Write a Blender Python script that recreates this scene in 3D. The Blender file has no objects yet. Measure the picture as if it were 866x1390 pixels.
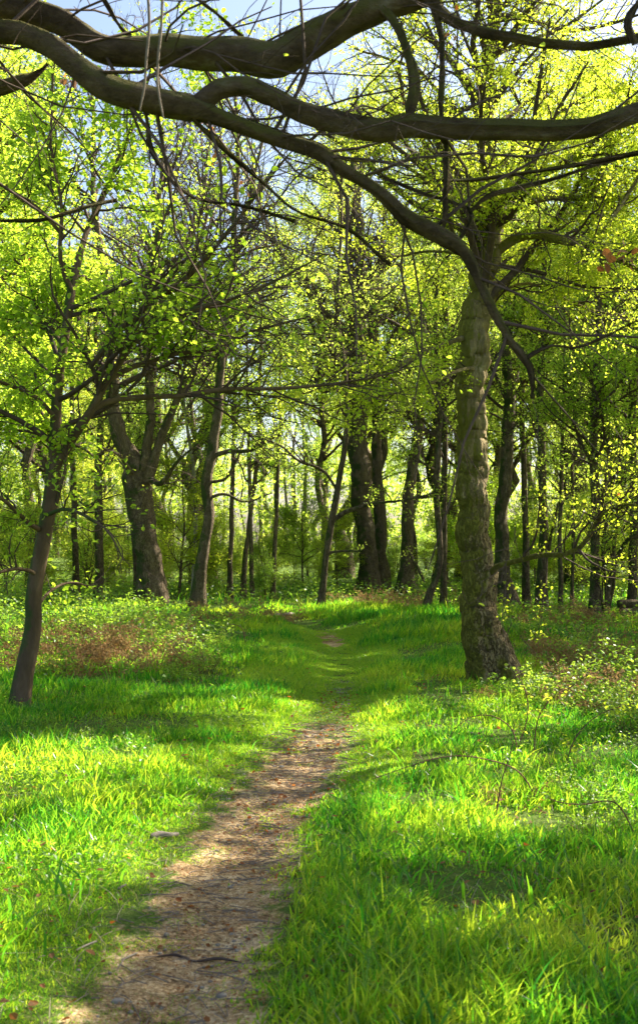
import bpy, math, random
import numpy as np
from mathutils import Vector

SEED = 7
rng = np.random.default_rng(SEED)
random.seed(SEED)
F = 1600.0            # focal length in photo pixels
CAMZ = 1.6
HOR = 740.0           # horizon row in the photo
SUN_AZ = math.radians(54)      # clockwise from +Y (view direction)
SUN_EL = math.radians(40)
SUND = np.array([math.sin(SUN_AZ)*math.cos(SUN_EL), math.cos(SUN_AZ)*math.cos(SUN_EL), math.sin(SUN_EL)])

scn = bpy.context.scene
COL = scn.collection

def W(px, py, Y):
    return np.array([(px-433.0)*Y/F, Y, CAMZ-(py-HOR)*Y/F])

# ------------------------------------------------------------------ noise / ground height
def _h(ix, iy, s):
    n = (ix*374761393 + iy*668265263 + s*362437) & 0x7fffffff
    n = ((n ^ (n >> 13))*1274126177) & 0x7fffffff
    return ((n ^ (n >> 16)) & 0xffff)/65535.0
def vnoise(x, y, s=0):
    x = np.asarray(x, float); y = np.asarray(y, float)
    ix = np.floor(x).astype(np.int64); iy = np.floor(y).astype(np.int64)
    fx = x-ix; fy = y-iy
    fx = fx*fx*(3-2*fx); fy = fy*fy*(3-2*fy)
    a = _h(ix, iy, s); b = _h(ix+1, iy, s); c = _h(ix, iy+1, s); d = _h(ix+1, iy+1, s)
    return (a*(1-fx)+b*fx)*(1-fy)+(c*(1-fx)+d*fx)*fy
def fbm(x, y, s=0, o=4):
    v = 0; a = 0.5; t = 0
    for k in range(o):
        v = v+a*vnoise(x*2**k+k*17.3, y*2**k-k*9.1, s+k); t += a; a *= 0.5
    return v/t

PATH_Y = np.array([-8, 2.0, 3.9, 4.57, 5.57, 7.1, 8.3, 9.85, 12.2, 16, 18.5, 21.3, 24.4, 28.4, 32, 40])
PATH_X = np.array([-.9, -.68, -.58, -.53, -.46, -.39, -.25, -.06, .15, .33, .34, .27, .08, -.7, -2.6, -9])
PATH_W = np.array([.42, .42, .42, .42, .38, .37, .34, .34, .30, .28, .28, .34, .3, .3, .3, .3])
def path_d(x, y):
    return np.asarray(x)-np.interp(y, PATH_Y, PATH_X)
def ground(x, y):
    x = np.asarray(x, float); y = np.asarray(y, float)
    d = path_d(x, y)
    near = 1.0/(1+np.exp((y-31)/1.5))
    h = 0.10*(fbm(x*.35, y*.35, 3)-.5)+0.05*(fbm(x*1.6, y*1.6, 9)-.5)
    h = h-.07-0.09*np.exp(-(d/0.55)**2)*near
    h = h-.02*np.clip((d-.35)/1.2, 0, 1)*near*np.clip((y-8)/4, 0, 1)
    h = h+0.20*np.exp(-((y-24)/5.0)**2)*np.clip((d-.5)/1.5, 0, 1)*np.exp(-((d-2)/4.0)**2)
    h = h+0.10*np.exp(-((y-17)/5.0)**2)*np.clip((-d-.9)/2.0, 0, 1)
    h = h+0.9*np.clip((y-60)/60.0, 0, 1)**1.2*1.5
    return h

# ------------------------------------------------------------------ mesh plumbing
def mk_mesh(name, V, F4=None, F3=None, mats=(), attr=None, smooth=False, mi=None, F6=None):
    me = bpy.data.meshes.new(name)
    V = np.ascontiguousarray(V, dtype=np.float32)
    parts = [(f, k) for f, k in ((F4, 4), (F3, 3), (F6, 6)) if f is not None and len(f)]
    nl = sum(len(f)*k for f, k in parts); npol = sum(len(f) for f, k in parts)
    me.vertices.add(len(V)); me.vertices.foreach_set("co", V.ravel())
    me.loops.add(nl); me.polygons.add(npol)
    li = np.concatenate([np.asarray(f, dtype=np.int32).ravel() for f, k in parts])
    tot = np.concatenate([np.full(len(f), k, dtype=np.int32) for f, k in parts])
    st = np.concatenate([[0], np.cumsum(tot)[:-1]]).astype(np.int32)
    me.loops.foreach_set("vertex_index", li)
    me.polygons.foreach_set("loop_start", st)
    me.polygons.foreach_set("loop_total", tot)
    me.polygons.foreach_set("use_smooth", np.full(npol, smooth, dtype=bool))
    for m in mats: me.materials.append(m)
    if mi is not None:
        me.polygons.foreach_set("material_index", np.asarray(mi, dtype=np.int32))
    if attr is not None:
        a = me.attributes.new("tint", 'FLOAT', 'POINT')
        a.data.foreach_set("value", np.asarray(attr, dtype=np.float32))
    me.update(calc_edges=True)
    return me
def link(name, me, parent=None, loc=None):
    o = bpy.data.objects.new(name, me); COL.objects.link(o)
    if parent is not None: o.parent = parent
    if loc is not None: o.location = loc
    return o
def tag(o, label=None, cat=None, group=None, kind=None):
    if label: o['label'] = label
    if cat: o['category'] = cat
    if group: o['group'] = group
    if kind: o['kind'] = kind
    return o
def empty(name, loc, rz=0.0, sc=1.0):
    o = bpy.data.objects.new(name, None); COL.objects.link(o)
    o.location = loc; o.rotation_euler = (0, 0, rz); o.scale = (sc, sc, sc); o.empty_display_size = .3
    return o
def copy_tree(o, parent=None):
    c = o.copy(); COL.objects.link(c); c.parent = parent
    for ch in list(o.children): copy_tree(ch, c)
    return c

def norm(v):
    return v/np.maximum(np.linalg.norm(v, axis=-1, keepdims=True), 1e-9)

class Geo:
    """collects quads of tubes / leaves, with one tint value per vertex"""
    def __init__(s): s.V = []; s.Q = []; s.A = []; s.M = []; s.n = 0
    def add(s, V, Q, A, m=0):
        s.V.append(V); s.Q.append(Q+s.n); s.A.append(A); s.n += len(V)
        s.M.append(np.full(len(Q), m, dtype=np.int32))
    def mesh(s, name, mats, smooth, origin=(0, 0, 0)):
        V = np.concatenate(s.V)-np.asarray(origin)
        return mk_mesh(name, V, F4=np.concatenate(s.Q), mats=mats, attr=np.concatenate(s.A), smooth=smooth, mi=np.concatenate(s.M))

def tubes(geo, P, R, K=5, lump=0.0, m=0, flare=None, rough=0.0):
    N, S, _ = P.shape
    T = norm(np.gradient(P, axis=1)) if S > 1 else None
    mt = norm(P[:, -1]-P[:, 0])
    ref = np.zeros((N, 3)); ref[np.arange(N), np.argmin(np.abs(mt), axis=1)] = 1
    U = norm(np.cross(T, ref[:, None, :])); Vv = np.cross(T, U)
    a = np.linspace(0, 2*np.pi, K, endpoint=False)
    rr = np.repeat(R[:, :, None], K, axis=2).copy()
    if lump > 0:
        z = np.concatenate([np.zeros((N, 1)), np.cumsum(np.linalg.norm(np.diff(P, axis=1), axis=2), axis=1)], 1)[:, :, None]*7.0
        ph = rng.uniform(0, 6.28, (N, 1, 1))
        n = fbm((np.cos(a)[None, None, :]+ph)*1.7+np.zeros_like(z), z*0.22+np.sin(a)[None, None, :]*1.7, 5, 3)
        rr *= 1+lump*(n-.5)*2
    if rough > 0:
        zz = P[:, :, 2][:, :, None]
        n1 = fbm(np.cos(a)[None, None]*3.1+zz*2.3+9, np.sin(a)[None, None]*3.1-zz*1.7, 21, 4)
        n2 = fbm(np.cos(a)[None, None]*6.5+40, np.sin(a)[None, None]*6.5+zz*5.0, 27, 3)
        rr += rough*((n1-.5)*1.6-np.clip(.16-np.abs(n2-.5), 0, 1)*4.0)
    if flare is not None:
        rr *= 1+flare[None, :, None]*(0.55+0.45*np.sin(a*5+1.3)+.25*np.sin(a*3+.4))[None, None, :]
    V = P[:, :, None, :]+U[:, :, None, :]*(np.cos(a)[None, None, :, None]*rr[..., None])+Vv[:, :, None, :]*(np.sin(a)[None, None, :, None]*rr[..., None])
    V = V.reshape(-1, 3)
    i = np.arange(N)[:, None, None]*(S*K); j = np.arange(S-1)[None, :, None]*K; k = np.arange(K)[None, None, :]
    k2 = (k+1) % K
    Q = np.stack([i+j+k, i+j+k2, i+j+K+k2, i+j+K+k], axis=-1).reshape(-1, 4)
    A = np.repeat(rng.uniform(0, 1, N), S*K)
    geo.add(V, Q, A, m)
    # closing cap at the thick-tube tip: collapse handled by taper

def smooth_path(pts, rad, n):
    pts = np.asarray(pts, float); rad = np.asarray(rad, float)
    d = np.concatenate([[0], np.cumsum(np.linalg.norm(np.diff(pts, axis=0), axis=1))])
    s = np.linspace(0, d[-1], n)
    m = np.gradient(pts, d, axis=0)
    i = np.clip(np.searchsorted(d, s, side='right')-1, 0, len(d)-2)
    h = (d[i+1]-d[i])[:, None]; t = ((s-d[i])[:, None])/h
    h00 = 2*t**3-3*t**2+1; h10 = t**3-2*t**2+t; h01 = -2*t**3+3*t**2; h11 = t**3-t**2
    P = h00*pts[i]+h10*h*m[i]+h01*pts[i+1]+h11*h*m[i+1]
    R = np.interp(s, d, rad)
    return P, R

def blen(P): return np.linalg.norm(np.diff(P, axis=1), axis=2).sum(1)

def spawn(par, n, t=(.2, 1.), rel=(.3, .6), L=(.1, 5.), ang=(35, 70), S=6, rr=.55, up=0.1, jit=.22, taper=.3, slim=.011, sag=0.0, rmin=.0015, tow=None):
    P, R = par
    N, SS, _ = P.shape
    ln = blen(P)
    idx = rng.choice(N, n, p=ln/ln.sum())
    tt = rng.uniform(t[0], t[1], n)
    f = tt*(SS-1); k = np.minimum(f.astype(int), SS-2); fr = (f-k)[:, None]
    p0 = P[idx, k]*(1-fr)+P[idx, k+1]*fr
    T = norm(P[idx, k+1]-P[idx, k])
    rp = R[idx, k]*(1-fr[:, 0])+R[idx, k+1]*fr[:, 0]
    q = norm(np.cross(T, norm(rng.normal(size=(n, 3)))))
    a = np.radians(rng.uniform(ang[0], ang[1], n))[:, None]
    d = T*np.cos(a)+q*np.sin(a); d[:, 2] += up
    if tow is not None: d = d+np.asarray(tow)
    d = norm(d)
    le = np.clip(ln[idx]*rng.uniform(rel[0], rel[1], n)*(1.1-.6*tt), L[0], L[1])
    r0 = np.clip(np.minimum(rp*rr, le*slim*1.6), rmin, None)
    O = np.zeros((n, S, 3)); O[:, 0] = p0
    st = (le/(S-1))[:, None]
    for s in range(1, S):
        d = norm(d+jit*rng.normal(size=(n, 3))+np.array([0, 0, up*.25-sag*s/S]))
        O[:, s] = O[:, s-1]+d*st
    rad = r0[:, None]*np.linspace(1, taper, S)[None, :]
    return O, rad

def cat(bs):
    """concatenate batches, resampling to the same number of points"""
    S = max(b[0].shape[1] for b in bs); Ps = []; Rs = []
    for P, R in bs:
        s = P.shape[1]
        if s != S:
            x = np.linspace(0, s-1, S); k = np.minimum(x.astype(int), s-2); f = x-k
            P = P[:, k]*(1-f)[None, :, None]+P[:, k+1]*f[None, :, None]
            R = R[:, k]*(1-f)[None]+R[:, k+1]*f[None]
        Ps.append(P); Rs.append(R)
    return np.concatenate(Ps), np.concatenate(Rs)

# where the photograph's ground lies in sun: gaps in the crowns up-sun of these spots (ground x, y, rx, ry)
def gpx(px, py): 
    Y = CAMZ*F/(py-HOR); return ((px-433)*Y/F, Y)
LIT = []
for (px, py, rx, ry, k) in [(130, 1088, 210, 85, 1), (640, 1040, 260, 95, 1), (385, 1060, 130, 65, 1), (300, 945, 130, 18, 1), (540, 838, 95, 11, 1),
                         (110, 885, 170, 26, .9), (790, 950, 110, 24, 1), (760, 1130, 170, 30, .6), (520, 1150, 120, 26, .6), (60, 1180, 100, 30, .6),
                         (460, 900, 40, 10, .7), (370, 985, 110, 16, .7), (350, 830, 70, 5, .6)]:
    LIT.append((px, py, rx, ry, k))
def keep_leaf(P, k=1.0):
    """fraction of leaves thinned where the crown would shade the sunlit openings on the ground"""
    t = P[:, 2]/SUND[2]
    G = P-SUND[None]*t[:, None]
    Y = np.maximum(G[:, 1], 1.0)
    px = G[:, 0]*F/Y+433; py = HOR+CAMZ*F/Y
    cull = np.zeros(len(P))
    for (cx, cy, rx, ry, w) in LIT:
        d = ((px-cx)/rx)**2+((py-cy)/ry)**2
        cull = np.maximum(cull, w*np.clip(1.35-d, 0, .35)/.35)
    cull *= (G[:, 1] > 1)
    # openings up-sun of the left beech's crown
    t2 = (P[:, 0]+2.6)/SUND[0]; H = P-SUND[None]*t2[:, None]
    c2 = (P[:, 0] > -.6)*(np.abs(H[:, 1]-11.7) < 2.6)*(H[:, 2] > 1.3)*(H[:, 2] < 8.5)*.75
    cull = np.maximum(cull, c2)
    return rng.uniform(0, 1, len(P)) > cull*.95*k

def leaves(geo, P, size, shape='hex', flat=.5, m=0, tint=None, asp=1.0, droop=.3):
    n = len(P)
    N = norm(rng.normal(size=(n, 3))*(1-flat)+np.array([0, 0, flat*1.3]))
    d = norm(np.cross(N, rng.normal(size=(n, 3)))); d[:, 2] -= droop; d = norm(d)
    v = norm(np.cross(N, d)); N = np.cross(d, v)
    sz = (size*rng.uniform(.45, 1.3, n))[:, None] if np.isscalar(size) else size[:, None]
    if tint is None: tint = rng.uniform(0, 1, n)
    if shape == 'hex':
        uv = [(0, 0, 0), (.3, .36, .10), (.72, .30, .06), (1.02, 0, -.08), (.72, -.30, .06), (.3, -.36, .10)]
        V = np.stack([P+d*sz*u+v*sz*w*asp+N*sz*z for u, w, z in uv], axis=1).reshape(-1, 3)
        b = np.arange(n)[:, None]*6
        Q = np.concatenate([b+np.array([0, 1, 2, 3]), b+np.array([0, 3, 4, 5])])
        geo.add(V, Q, np.repeat(tint, 6), m)
    else:
        uv = [(0, 0, .0), (.5, .36, .08), (1., 0, -.05), (.45, -.36, .08)]
        V = np.stack([P+d*sz*u+v*sz*w*asp+N*sz*z for u, w, z in uv], axis=1).reshape(-1, 3)
        b = np.arange(n)[:, None]*4
        geo.add(V, b+np.arange(4), np.repeat(tint, 4), m)

def pts_on(b, n, t=(.2, 1.), off=.03):
    P, R = b
    N, SS, _ = P.shape
    ln = blen(P); idx = rng.choice(N, n, p=ln/ln.sum())
    f = rng.uniform(t[0], t[1], n)*(SS-1); k = np.minimum(f.astype(int), SS-2); fr = (f-k)[:, None]
    return P[idx, k]*(1-fr)+P[idx, k+1]*fr+rng.normal(size=(n, 3))*off

def cluster(q, k, r):
    n = len(q); kk = rng.integers(1, 2*k, n)
    return np.repeat(q, kk, 0)+rng.normal(size=(kk.sum(), 3))*r*np.array([1, 1, .6])

# ------------------------------------------------------------------ materials
def newmat(name):
    m = bpy.data.materials.new(name); m.use_nodes = True
    nt = m.node_tree; nt.nodes.clear()
    return m, nt, nt.nodes, nt.links
def ramp(nd, stops):
    r = nd.new('ShaderNodeValToRGB')
    e = r.color_ramp.elements
    while len(e) < len(stops): e.new(.5)
    for k, (p, c) in enumerate(stops): e[k].position = p; e[k].color = (*c, 1)
    return r
def noise(nd, lk, vec, scale, det=4, rough=.6):
    n = nd.new('ShaderNodeTexNoise'); n.inputs['Scale'].default_value = scale; n.inputs['Detail'].default_value = det
    n.inputs['Roughness'].default_value = rough
    if vec is not None: lk.new(vec, n.inputs['Vector'])
    return n
def leaf_mat(name, refl, trans, spec=.4, rough=.45, tfac=.55, var=.35):
    """refl / trans: lists of colours across the tint attribute"""
    m, nt, nd, lk = newmat(name)
    out = nd.new('ShaderNodeOutputMaterial')
    at = nd.new('ShaderNodeAttribute'); at.attribute_name = 'tint'
    ob = nd.new('ShaderNodeObjectInfo')
    ad = nd.new('ShaderNodeMath'); ad.operation = 'MULTIPLY_ADD'; lk.new(ob.outputs['Random'], ad.inputs[0]); ad.inputs[1].default_value = var
    s2 = nd.new('ShaderNodeMath'); s2.operation = 'MULTIPLY'; lk.new(at.outputs['Fac'], s2.inputs[0]); s2.inputs[1].default_value = 1-var
    lk.new(s2.outputs[0], ad.inputs[2])
    k = len(refl)
    r1 = ramp(nd, [(i/(k-1), c) for i, c in enumerate(refl)]); r2 = ramp(nd, [(i/(k-1), c) for i, c in enumerate(trans)])
    lk.new(ad.outputs[0], r1.inputs[0]); lk.new(ad.outputs[0], r2.inputs[0])
    p = nd.new('ShaderNodeBsdfPrincipled'); lk.new(r1.outputs[0], p.inputs['Base Color'])
    p.inputs['Roughness'].default_value = rough; p.inputs['Specular IOR Level'].default_value = spec
    t = nd.new('ShaderNodeBsdfTranslucent'); lk.new(r2.outputs[0], t.inputs['Color'])
    mx = nd.new('ShaderNodeMixShader'); mx.inputs[0].default_value = tfac
    lk.new(p.outputs[0], mx.inputs[1]); lk.new(t.outputs[0], mx.inputs[2]); lk.new(mx.outputs[0], out.inputs[0])
    return m
def bark_mat(name, cols, scale=6, moss=None, stretch=(1, 1, .35), bump=.5, crack=0.0, dist=.03):
    m, nt, nd, lk = newmat(name)
    out = nd.new('ShaderNodeOutputMaterial'); p = nd.new('ShaderNodeBsdfPrincipled'); p.inputs['Roughness'].default_value = .9
    p.inputs['Specular IOR Level'].default_value = .2
    tc = nd.new('ShaderNodeTexCoord'); mp = nd.new('ShaderNodeMapping'); mp.inputs['Scale'].default_value = stretch
    lk.new(tc.outputs['Object'], mp.inputs['Vector'])
    n1 = noise(nd, lk, mp.outputs[0], scale, 8, .7)
    r = ramp(nd, [(.25+.5*i/(len(cols)-1), c) for i, c in enumerate(cols)]); lk.new(n1.outputs['Fac'], r.inputs[0])
    col = r.outputs[0]
    n2 = noise(nd, lk, mp.outputs[0], scale*7, 5, .7)
    hgt = nd.new('ShaderNodeMath'); hgt.operation = 'ADD'; lk.new(n1.outputs['Fac'], hgt.inputs[0]); lk.new(n2.outputs['Fac'], hgt.inputs[1])
    hout = hgt.outputs[0]
    if crack > 0:
        nz = noise(nd, lk, mp.outputs[0], scale*1.6, 5, .7)
        vm = nd.new('ShaderNodeVectorMath'); vm.operation = 'MULTIPLY_ADD'; lk.new(nz.outputs['Color'], vm.inputs[0]); vm.inputs[1].default_value = (.35,)*3; lk.new(mp.outputs[0], vm.inputs[2])
        vo = nd.new('ShaderNodeTexVoronoi'); vo.feature = 'DISTANCE_TO_EDGE'; vo.inputs['Scale'].default_value = scale*4.5; lk.new(vm.outputs[0], vo.inputs['Vector'])
        cr = ramp(nd, [(0, (0, 0, 0)), (.13, (1, 1, 1))]); lk.new(vo.outputs['Distance'], cr.inputs[0])
        # cracks fade out with height (plates only low on the trunk)
        sx = nd.new('ShaderNodeSeparateXYZ'); lk.new(tc.outputs['Object'], sx.inputs[0])
        mr = nd.new('ShaderNodeMapRange'); lk.new(sx.outputs['Z'], mr.inputs[0]); mr.inputs[1].default_value = 1.0; mr.inputs[2].default_value = crack; mr.inputs[3].default_value = .7; mr.inputs[4].default_value = .12
        mm = nd.new('ShaderNodeMix'); mm.data_type = 'RGBA'; mm.blend_type = 'MULTIPLY'; lk.new(mr.outputs[0], mm.inputs[0]); lk.new(col, mm.inputs[6])
        c2 = ramp(nd, [(0, (.22, .18, .14)), (.18, (1, 1, 1))]); lk.new(vo.outputs['Distance'], c2.inputs[0]); lk.new(c2.outputs[0], mm.inputs[7]); col = mm.outputs[2]
        h2 = nd.new('ShaderNodeMath'); h2.operation = 'MULTIPLY'; lk.new(cr.outputs[0], h2.inputs[0]); lk.new(mr.outputs[0], h2.inputs[1])
        h3 = nd.new('ShaderNodeMath'); h3.operation = 'MULTIPLY_ADD'; lk.new(h2.outputs[0], h3.inputs[0]); h3.inputs[1].default_value = 1.6; lk.new(hout, h3.inputs[2]); hout = h3.outputs[0]
    if moss is not None:
        n3 = noise(nd, lk, tc.outputs['Object'], 3.0, 5, .65)
        ge = nd.new('ShaderNodeNewGeometry'); dt = nd.new('ShaderNodeVectorMath'); dt.operation = 'DOT_PRODUCT'; lk.new(ge.outputs['Normal'], dt.inputs[0]); dt.inputs[1].default_value = moss[1]
        ad = nd.new('ShaderNodeMath'); ad.operation = 'MULTIPLY_ADD'; lk.new(dt.outputs['Value'], ad.inputs[0]); ad.inputs[1].default_value = .25; lk.new(n3.outputs['Fac'], ad.inputs[2])
        mr2 = ramp(nd, [(moss[2], (0, 0, 0)), (moss[2]+.14, (1, 1, 1))]); lk.new(ad.outputs[0], mr2.inputs[0])
        mm = nd.new('ShaderNodeMix'); mm.data_type = 'RGBA'; lk.new(mr2.outputs[0], mm.inputs[0]); lk.new(col, mm.inputs[6]); mm.inputs[7].default_value = (*moss[0], 1); col = mm.outputs[2]
    lk.new(col, p.inputs['Base Color'])
    b = nd.new('ShaderNodeBump'); b.inputs['Strength'].default_value = bump; b.inputs['Distance'].default_value = dist; lk.new(hout, b.inputs['Height'])
    lk.new(b.outputs[0], p.inputs['Normal']); lk.new(p.outputs[0], out.inputs[0])
    return m

M = {}
M['leaf_beech'] = leaf_mat('fresh_beech_leaf', [(.08, .15, .02), (.13, .21, .025), (.19, .27, .035)], [(.38, .62, .03), (.58, .78, .05), (.76, .86, .10)], spec=.5, rough=.38, tfac=.7)
M['leaf_birch'] = leaf_mat('fresh_birch_leaf', [(.10, .17, .015), (.15, .22, .02), (.20, .26, .03)], [(.52, .68, .03), (.70, .82, .05), (.86, .88, .12)], spec=.4, rough=.45, tfac=.7)
M['leaf_wood'] = leaf_mat('woodland_leaf', [(.06, .12, .015), (.10, .18, .02), (.16, .24, .03)], [(.38, .62, .05), (.60, .78, .08), (.80, .88, .15)], spec=.3, rough=.5, tfac=.7)
M['leaf_oak'] = leaf_mat('young_oak_leaf', [(.10, .12, .02), (.14, .17, .025), (.18, .20, .04)], [(.45, .50, .05), (.58, .62, .07), (.72, .70, .12)], spec=.3, rough=.5)
M['leaf_dead'] = leaf_mat('dead_brown_leaf', [(.12, .05, .02), (.20, .09, .035), (.30, .17, .08)], [(.40, .10, .02), (.55, .18, .03), (.60, .30, .10)], spec=.2, rough=.7, tfac=.4)
M['bracken'] = leaf_mat('dead_bracken', [(.15, .085, .035), (.26, .16, .07), (.40, .28, .14)], [(.30, .16, .05), (.44, .27, .10), (.55, .40, .19)], spec=.2, rough=.8, tfac=.35)
M['leaf_bramble'] = leaf_mat('bramble_leaf', [(.04, .10, .015), (.08, .17, .02), (.14, .24, .03)], [(.22, .45, .03), (.42, .66, .05), (.62, .76, .09)], spec=.45, rough=.4)
M['grass'] = leaf_mat('woodland_grass', [(.018, .07, .012), (.04, .12, .014), (.09, .19, .018), (.16, .25, .025)], [(.05, .34, .02), (.20, .54, .02), (.46, .70, .03), (.70, .80, .05)], spec=.6, rough=.3, tfac=.68, var=.0)
M['straw'] = leaf_mat('dry_straw', [(.35, .27, .15), (.5, .42, .27)], [(.4, .3, .15), (.5, .4, .25)], rough=.7, tfac=.3)
M['bark_beech'] = bark_mat('beech_bark', [(.06, .038, .022), (.13, .085, .05), (.22, .15, .095)], 5, moss=((.055, .085, .02), (-1, -.2, .2), .60))
M['bark_birch'] = bark_mat('old_birch_bark', [(.05, .04, .02), (.24, .18, .085), (.42, .32, .17), (.62, .51, .34)], 3.6, moss=((.22, .20, .035), (-1, -.25, 0), .50), crack=3.0, bump=1.0, dist=.05, stretch=(1, 1, .42))
M['bark_oak'] = bark_mat('oak_bark', [(.09, .065, .04), (.21, .155, .10), (.36, .27, .18)], 4, moss=((.06, .085, .02), (-1, -.3, 0), .62), crack=12, bump=.8, dist=.05)
M['bark_patchy'] = bark_mat('patchy_birch_bark', [(.05, .04, .03), (.07, .055, .04), (.10, .08, .06), (.13, .105, .08), (.16, .13, .10), (.45, .41, .35)], 2.6, stretch=(1, 1, 1.3))
M['bark_pale'] = bark_mat('white_birch_bark', [(.03, .025, .02), (.20, .17, .14), (.42, .38, .33), (.55, .51, .45)], 3, stretch=(1, 1, 1.6))
M['bark_bough'] = bark_mat('bough_bark', [(.03, .02, .011), (.075, .05, .028), (.15, .105, .06), (.30, .26, .18)], 9, moss=((.13, .12, .03), (.2, -.3, 1), .58), stretch=(.6, 1, 1), bump=1.0, dist=.03)
M['twig'] = bark_mat('twig_bark', [(.045, .03, .022), (.09, .06, .045), (.14, .10, .075)], 12, bump=.2, stretch=(1, 1, 1))
M['twig_pale'] = bark_mat('pale_twig', [(.12, .09, .07), (.22, .17, .13), (.34, .28, .22)], 12, bump=.2, stretch=(1, 1, 1))
M['bramble_stem'] = bark_mat('bramble_stem', [(.09, .03, .03), (.16, .07, .05), (.24, .13, .09)], 10, bump=.1, stretch=(1, 1, 1))
M['deadwood'] = bark_mat('dead_wood', [(.10, .08, .06), (.26, .22, .17), (.42, .37, .30)], 9, bump=.5, dist=.01, stretch=(1, 1, 1))

# ground
def ground_mat():
    m, nt, nd, lk = newmat('woodland_floor')
    out = nd.new('ShaderNodeOutputMaterial'); p = nd.new('ShaderNodeBsdfPrincipled'); p.inputs['Roughness'].default_value = .95; p.inputs['Specular IOR Level'].default_value = .15
    tc = nd.new('ShaderNodeTexCoord'); v = tc.outputs['Object']
    at = nd.new('ShaderNodeAttribute'); at.attribute_name = 'tint'
    n1 = noise(nd, lk, v, 1.3, 6, .65); n2 = noise(nd, lk, v, 26, 6, .75); n3 = noise(nd, lk, v, 90, 4, .7); n4 = noise(nd, lk, v, 6, 6, .7)
    soil = ramp(nd, [(.32, (.09, .05, .024)), (.43, (.28, .17, .08)), (.53, (.46, .31, .155)), (.66, (.72, .55, .34))])
    ad = nd.new('ShaderNodeMath'); ad.operation = 'MULTIPLY_ADD'; lk.new(n3.outputs['Fac'], ad.inputs[0]); ad.inputs[1].default_value = .55
    a2 = nd.new('ShaderNodeMath'); a2.operation = 'MULTIPLY'; lk.new(n2.outputs['Fac'], a2.inputs[0]); a2.inputs[1].default_value = .45; lk.new(a2.outputs[0], ad.inputs[2])
    np_ = noise(nd, lk, v, 3.2, 5, .7)
    vd = nd.new('ShaderNodeTexVoronoi'); vd.inputs['Scale'].default_value = 60; lk.new(v, vd.inputs['Vector'])
    s0 = nd.new('ShaderNodeMath'); s0.operation = 'MULTIPLY_ADD'; lk.new(np_.outputs['Fac'], s0.inputs[0]); s0.inputs[1].default_value = .55; s0.inputs[2].default_value = -.275
    s1 = nd.new('ShaderNodeMath'); s1.operation = 'ADD'; lk.new(s0.outputs[0], s1.inputs[0]); lk.new(ad.outputs[0], s1.inputs[1])
    s3 = nd.new('ShaderNodeMath'); s3.operation = 'MULTIPLY_ADD'; lk.new(vd.outputs['Color'], s3.inputs[0]); s3.inputs[1].default_value = .16; lk.new(s1.outputs[0], s3.inputs[2])
    s4 = nd.new('ShaderNodeMath'); s4.operation = 'ADD'; lk.new(s3.outputs[0], s4.inputs[0]); s4.inputs[1].default_value = -.08
    lk.new(s4.outputs[0], soil.inputs[0])
    grn = ramp(nd, [(.3, (.05, .07, .015)), (.5, (.09, .15, .02)), (.7, (.17, .21, .04))]); lk.new(n2.outputs['Fac'], grn.inputs[0])
    # path mask + mossy breakup
    a3 = nd.new('ShaderNodeMath'); a3.operation = 'MULTIPLY_ADD'; lk.new(n4.outputs['Fac'], a3.inputs[0]); a3.inputs[1].default_value = 1.2; lk.new(at.outputs['Fac'], a3.inputs[2])
    mk = ramp(nd, [(.90, (0, 0, 0)), (1.0, (1, 1, 1))]); a4 = nd.new('ShaderNodeMath'); a4.operation = 'MULTIPLY'; lk.new(a3.outputs[0], a4.inputs[0]); a4.inputs[1].default_value = .8; lk.new(a4.outputs[0], mk.inputs[0])
    mx = nd.new('ShaderNodeMix'); mx.data_type = 'RGBA'; lk.new(mk.outputs[0], mx.inputs[0]); lk.new(grn.outputs[0], mx.inputs[6]); lk.new(soil.outputs[0], mx.inputs[7])
    lk.new(mx.outputs[2], p.inputs['Base Color'])
    vo = nd.new('ShaderNodeTexVoronoi'); vo.inputs['Scale'].default_value = 45; lk.new(v, vo.inputs['Vector'])
    hs = nd.new('ShaderNodeMath'); hs.operation = 'MULTIPLY_ADD'; lk.new(vo.outputs['Distance'], hs.inputs[0]); hs.inputs[1].default_value = -.5; lk.new(ad.outputs[0], hs.inputs[2])
    b = nd.new('ShaderNodeBump'); b.inputs['Strength'].default_value = .9; b.inputs['Distance'].default_value = .03; lk.new(hs.outputs[0], b.inputs['Height']); lk.new(b.outputs[0], p.inputs['Normal'])
    lk.new(p.outputs[0], out.inputs[0])
    return m
ys = np.concatenate([np.linspace(-30, 2, 30, endpoint=False), np.linspace(2, 14, 200, endpoint=False), np.linspace(14, 36, 160, endpoint=False), np.linspace(36, 120, 80, endpoint=False), np.geomspace(120, 1500, 20)])
xs = np.concatenate([-np.geomspace(1500, 20, 24, endpoint=False), np.linspace(-20, -5, 60, endpoint=False), np.linspace(-5, 5, 200, endpoint=False), np.linspace(5, 20, 60, endpoint=False), np.geomspace(20, 1500, 25)])
X, Yg = np.meshgrid(xs, ys)
D = path_d(X, Yg); pw = np.interp(Yg, PATH_Y, PATH_W)
pmask = np.clip(1.0-(np.abs(D)/(pw*np.where(D < 0, 1.2, 1.1)))**2*.55, 0, 1)
pmask = pmask*np.where(Yg > 10.5, np.clip(.88-.0*Yg, 0, 1), 1)*np.interp(Yg, [-30, 10, 13, 15, 20, 21, 23.5, 25, 27, 60], [1, .80, .42, .34, .34, .9, .9, .34, .30, 0.2])
Z = ground(X, Yg)+(.020*(fbm(X*9, Yg*9, 31)-.5)+.035*(fbm(X*3, Yg*3, 33)-.5))*pmask
nx, ny = len(xs), len(ys)
i = np.arange(ny-1)[:, None]*nx; j = np.arange(nx-1)[None, :]
Q = np.stack([i+j, i+j+1, i+j+nx+1, i+j+nx], -1).reshape(-1, 4)
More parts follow.
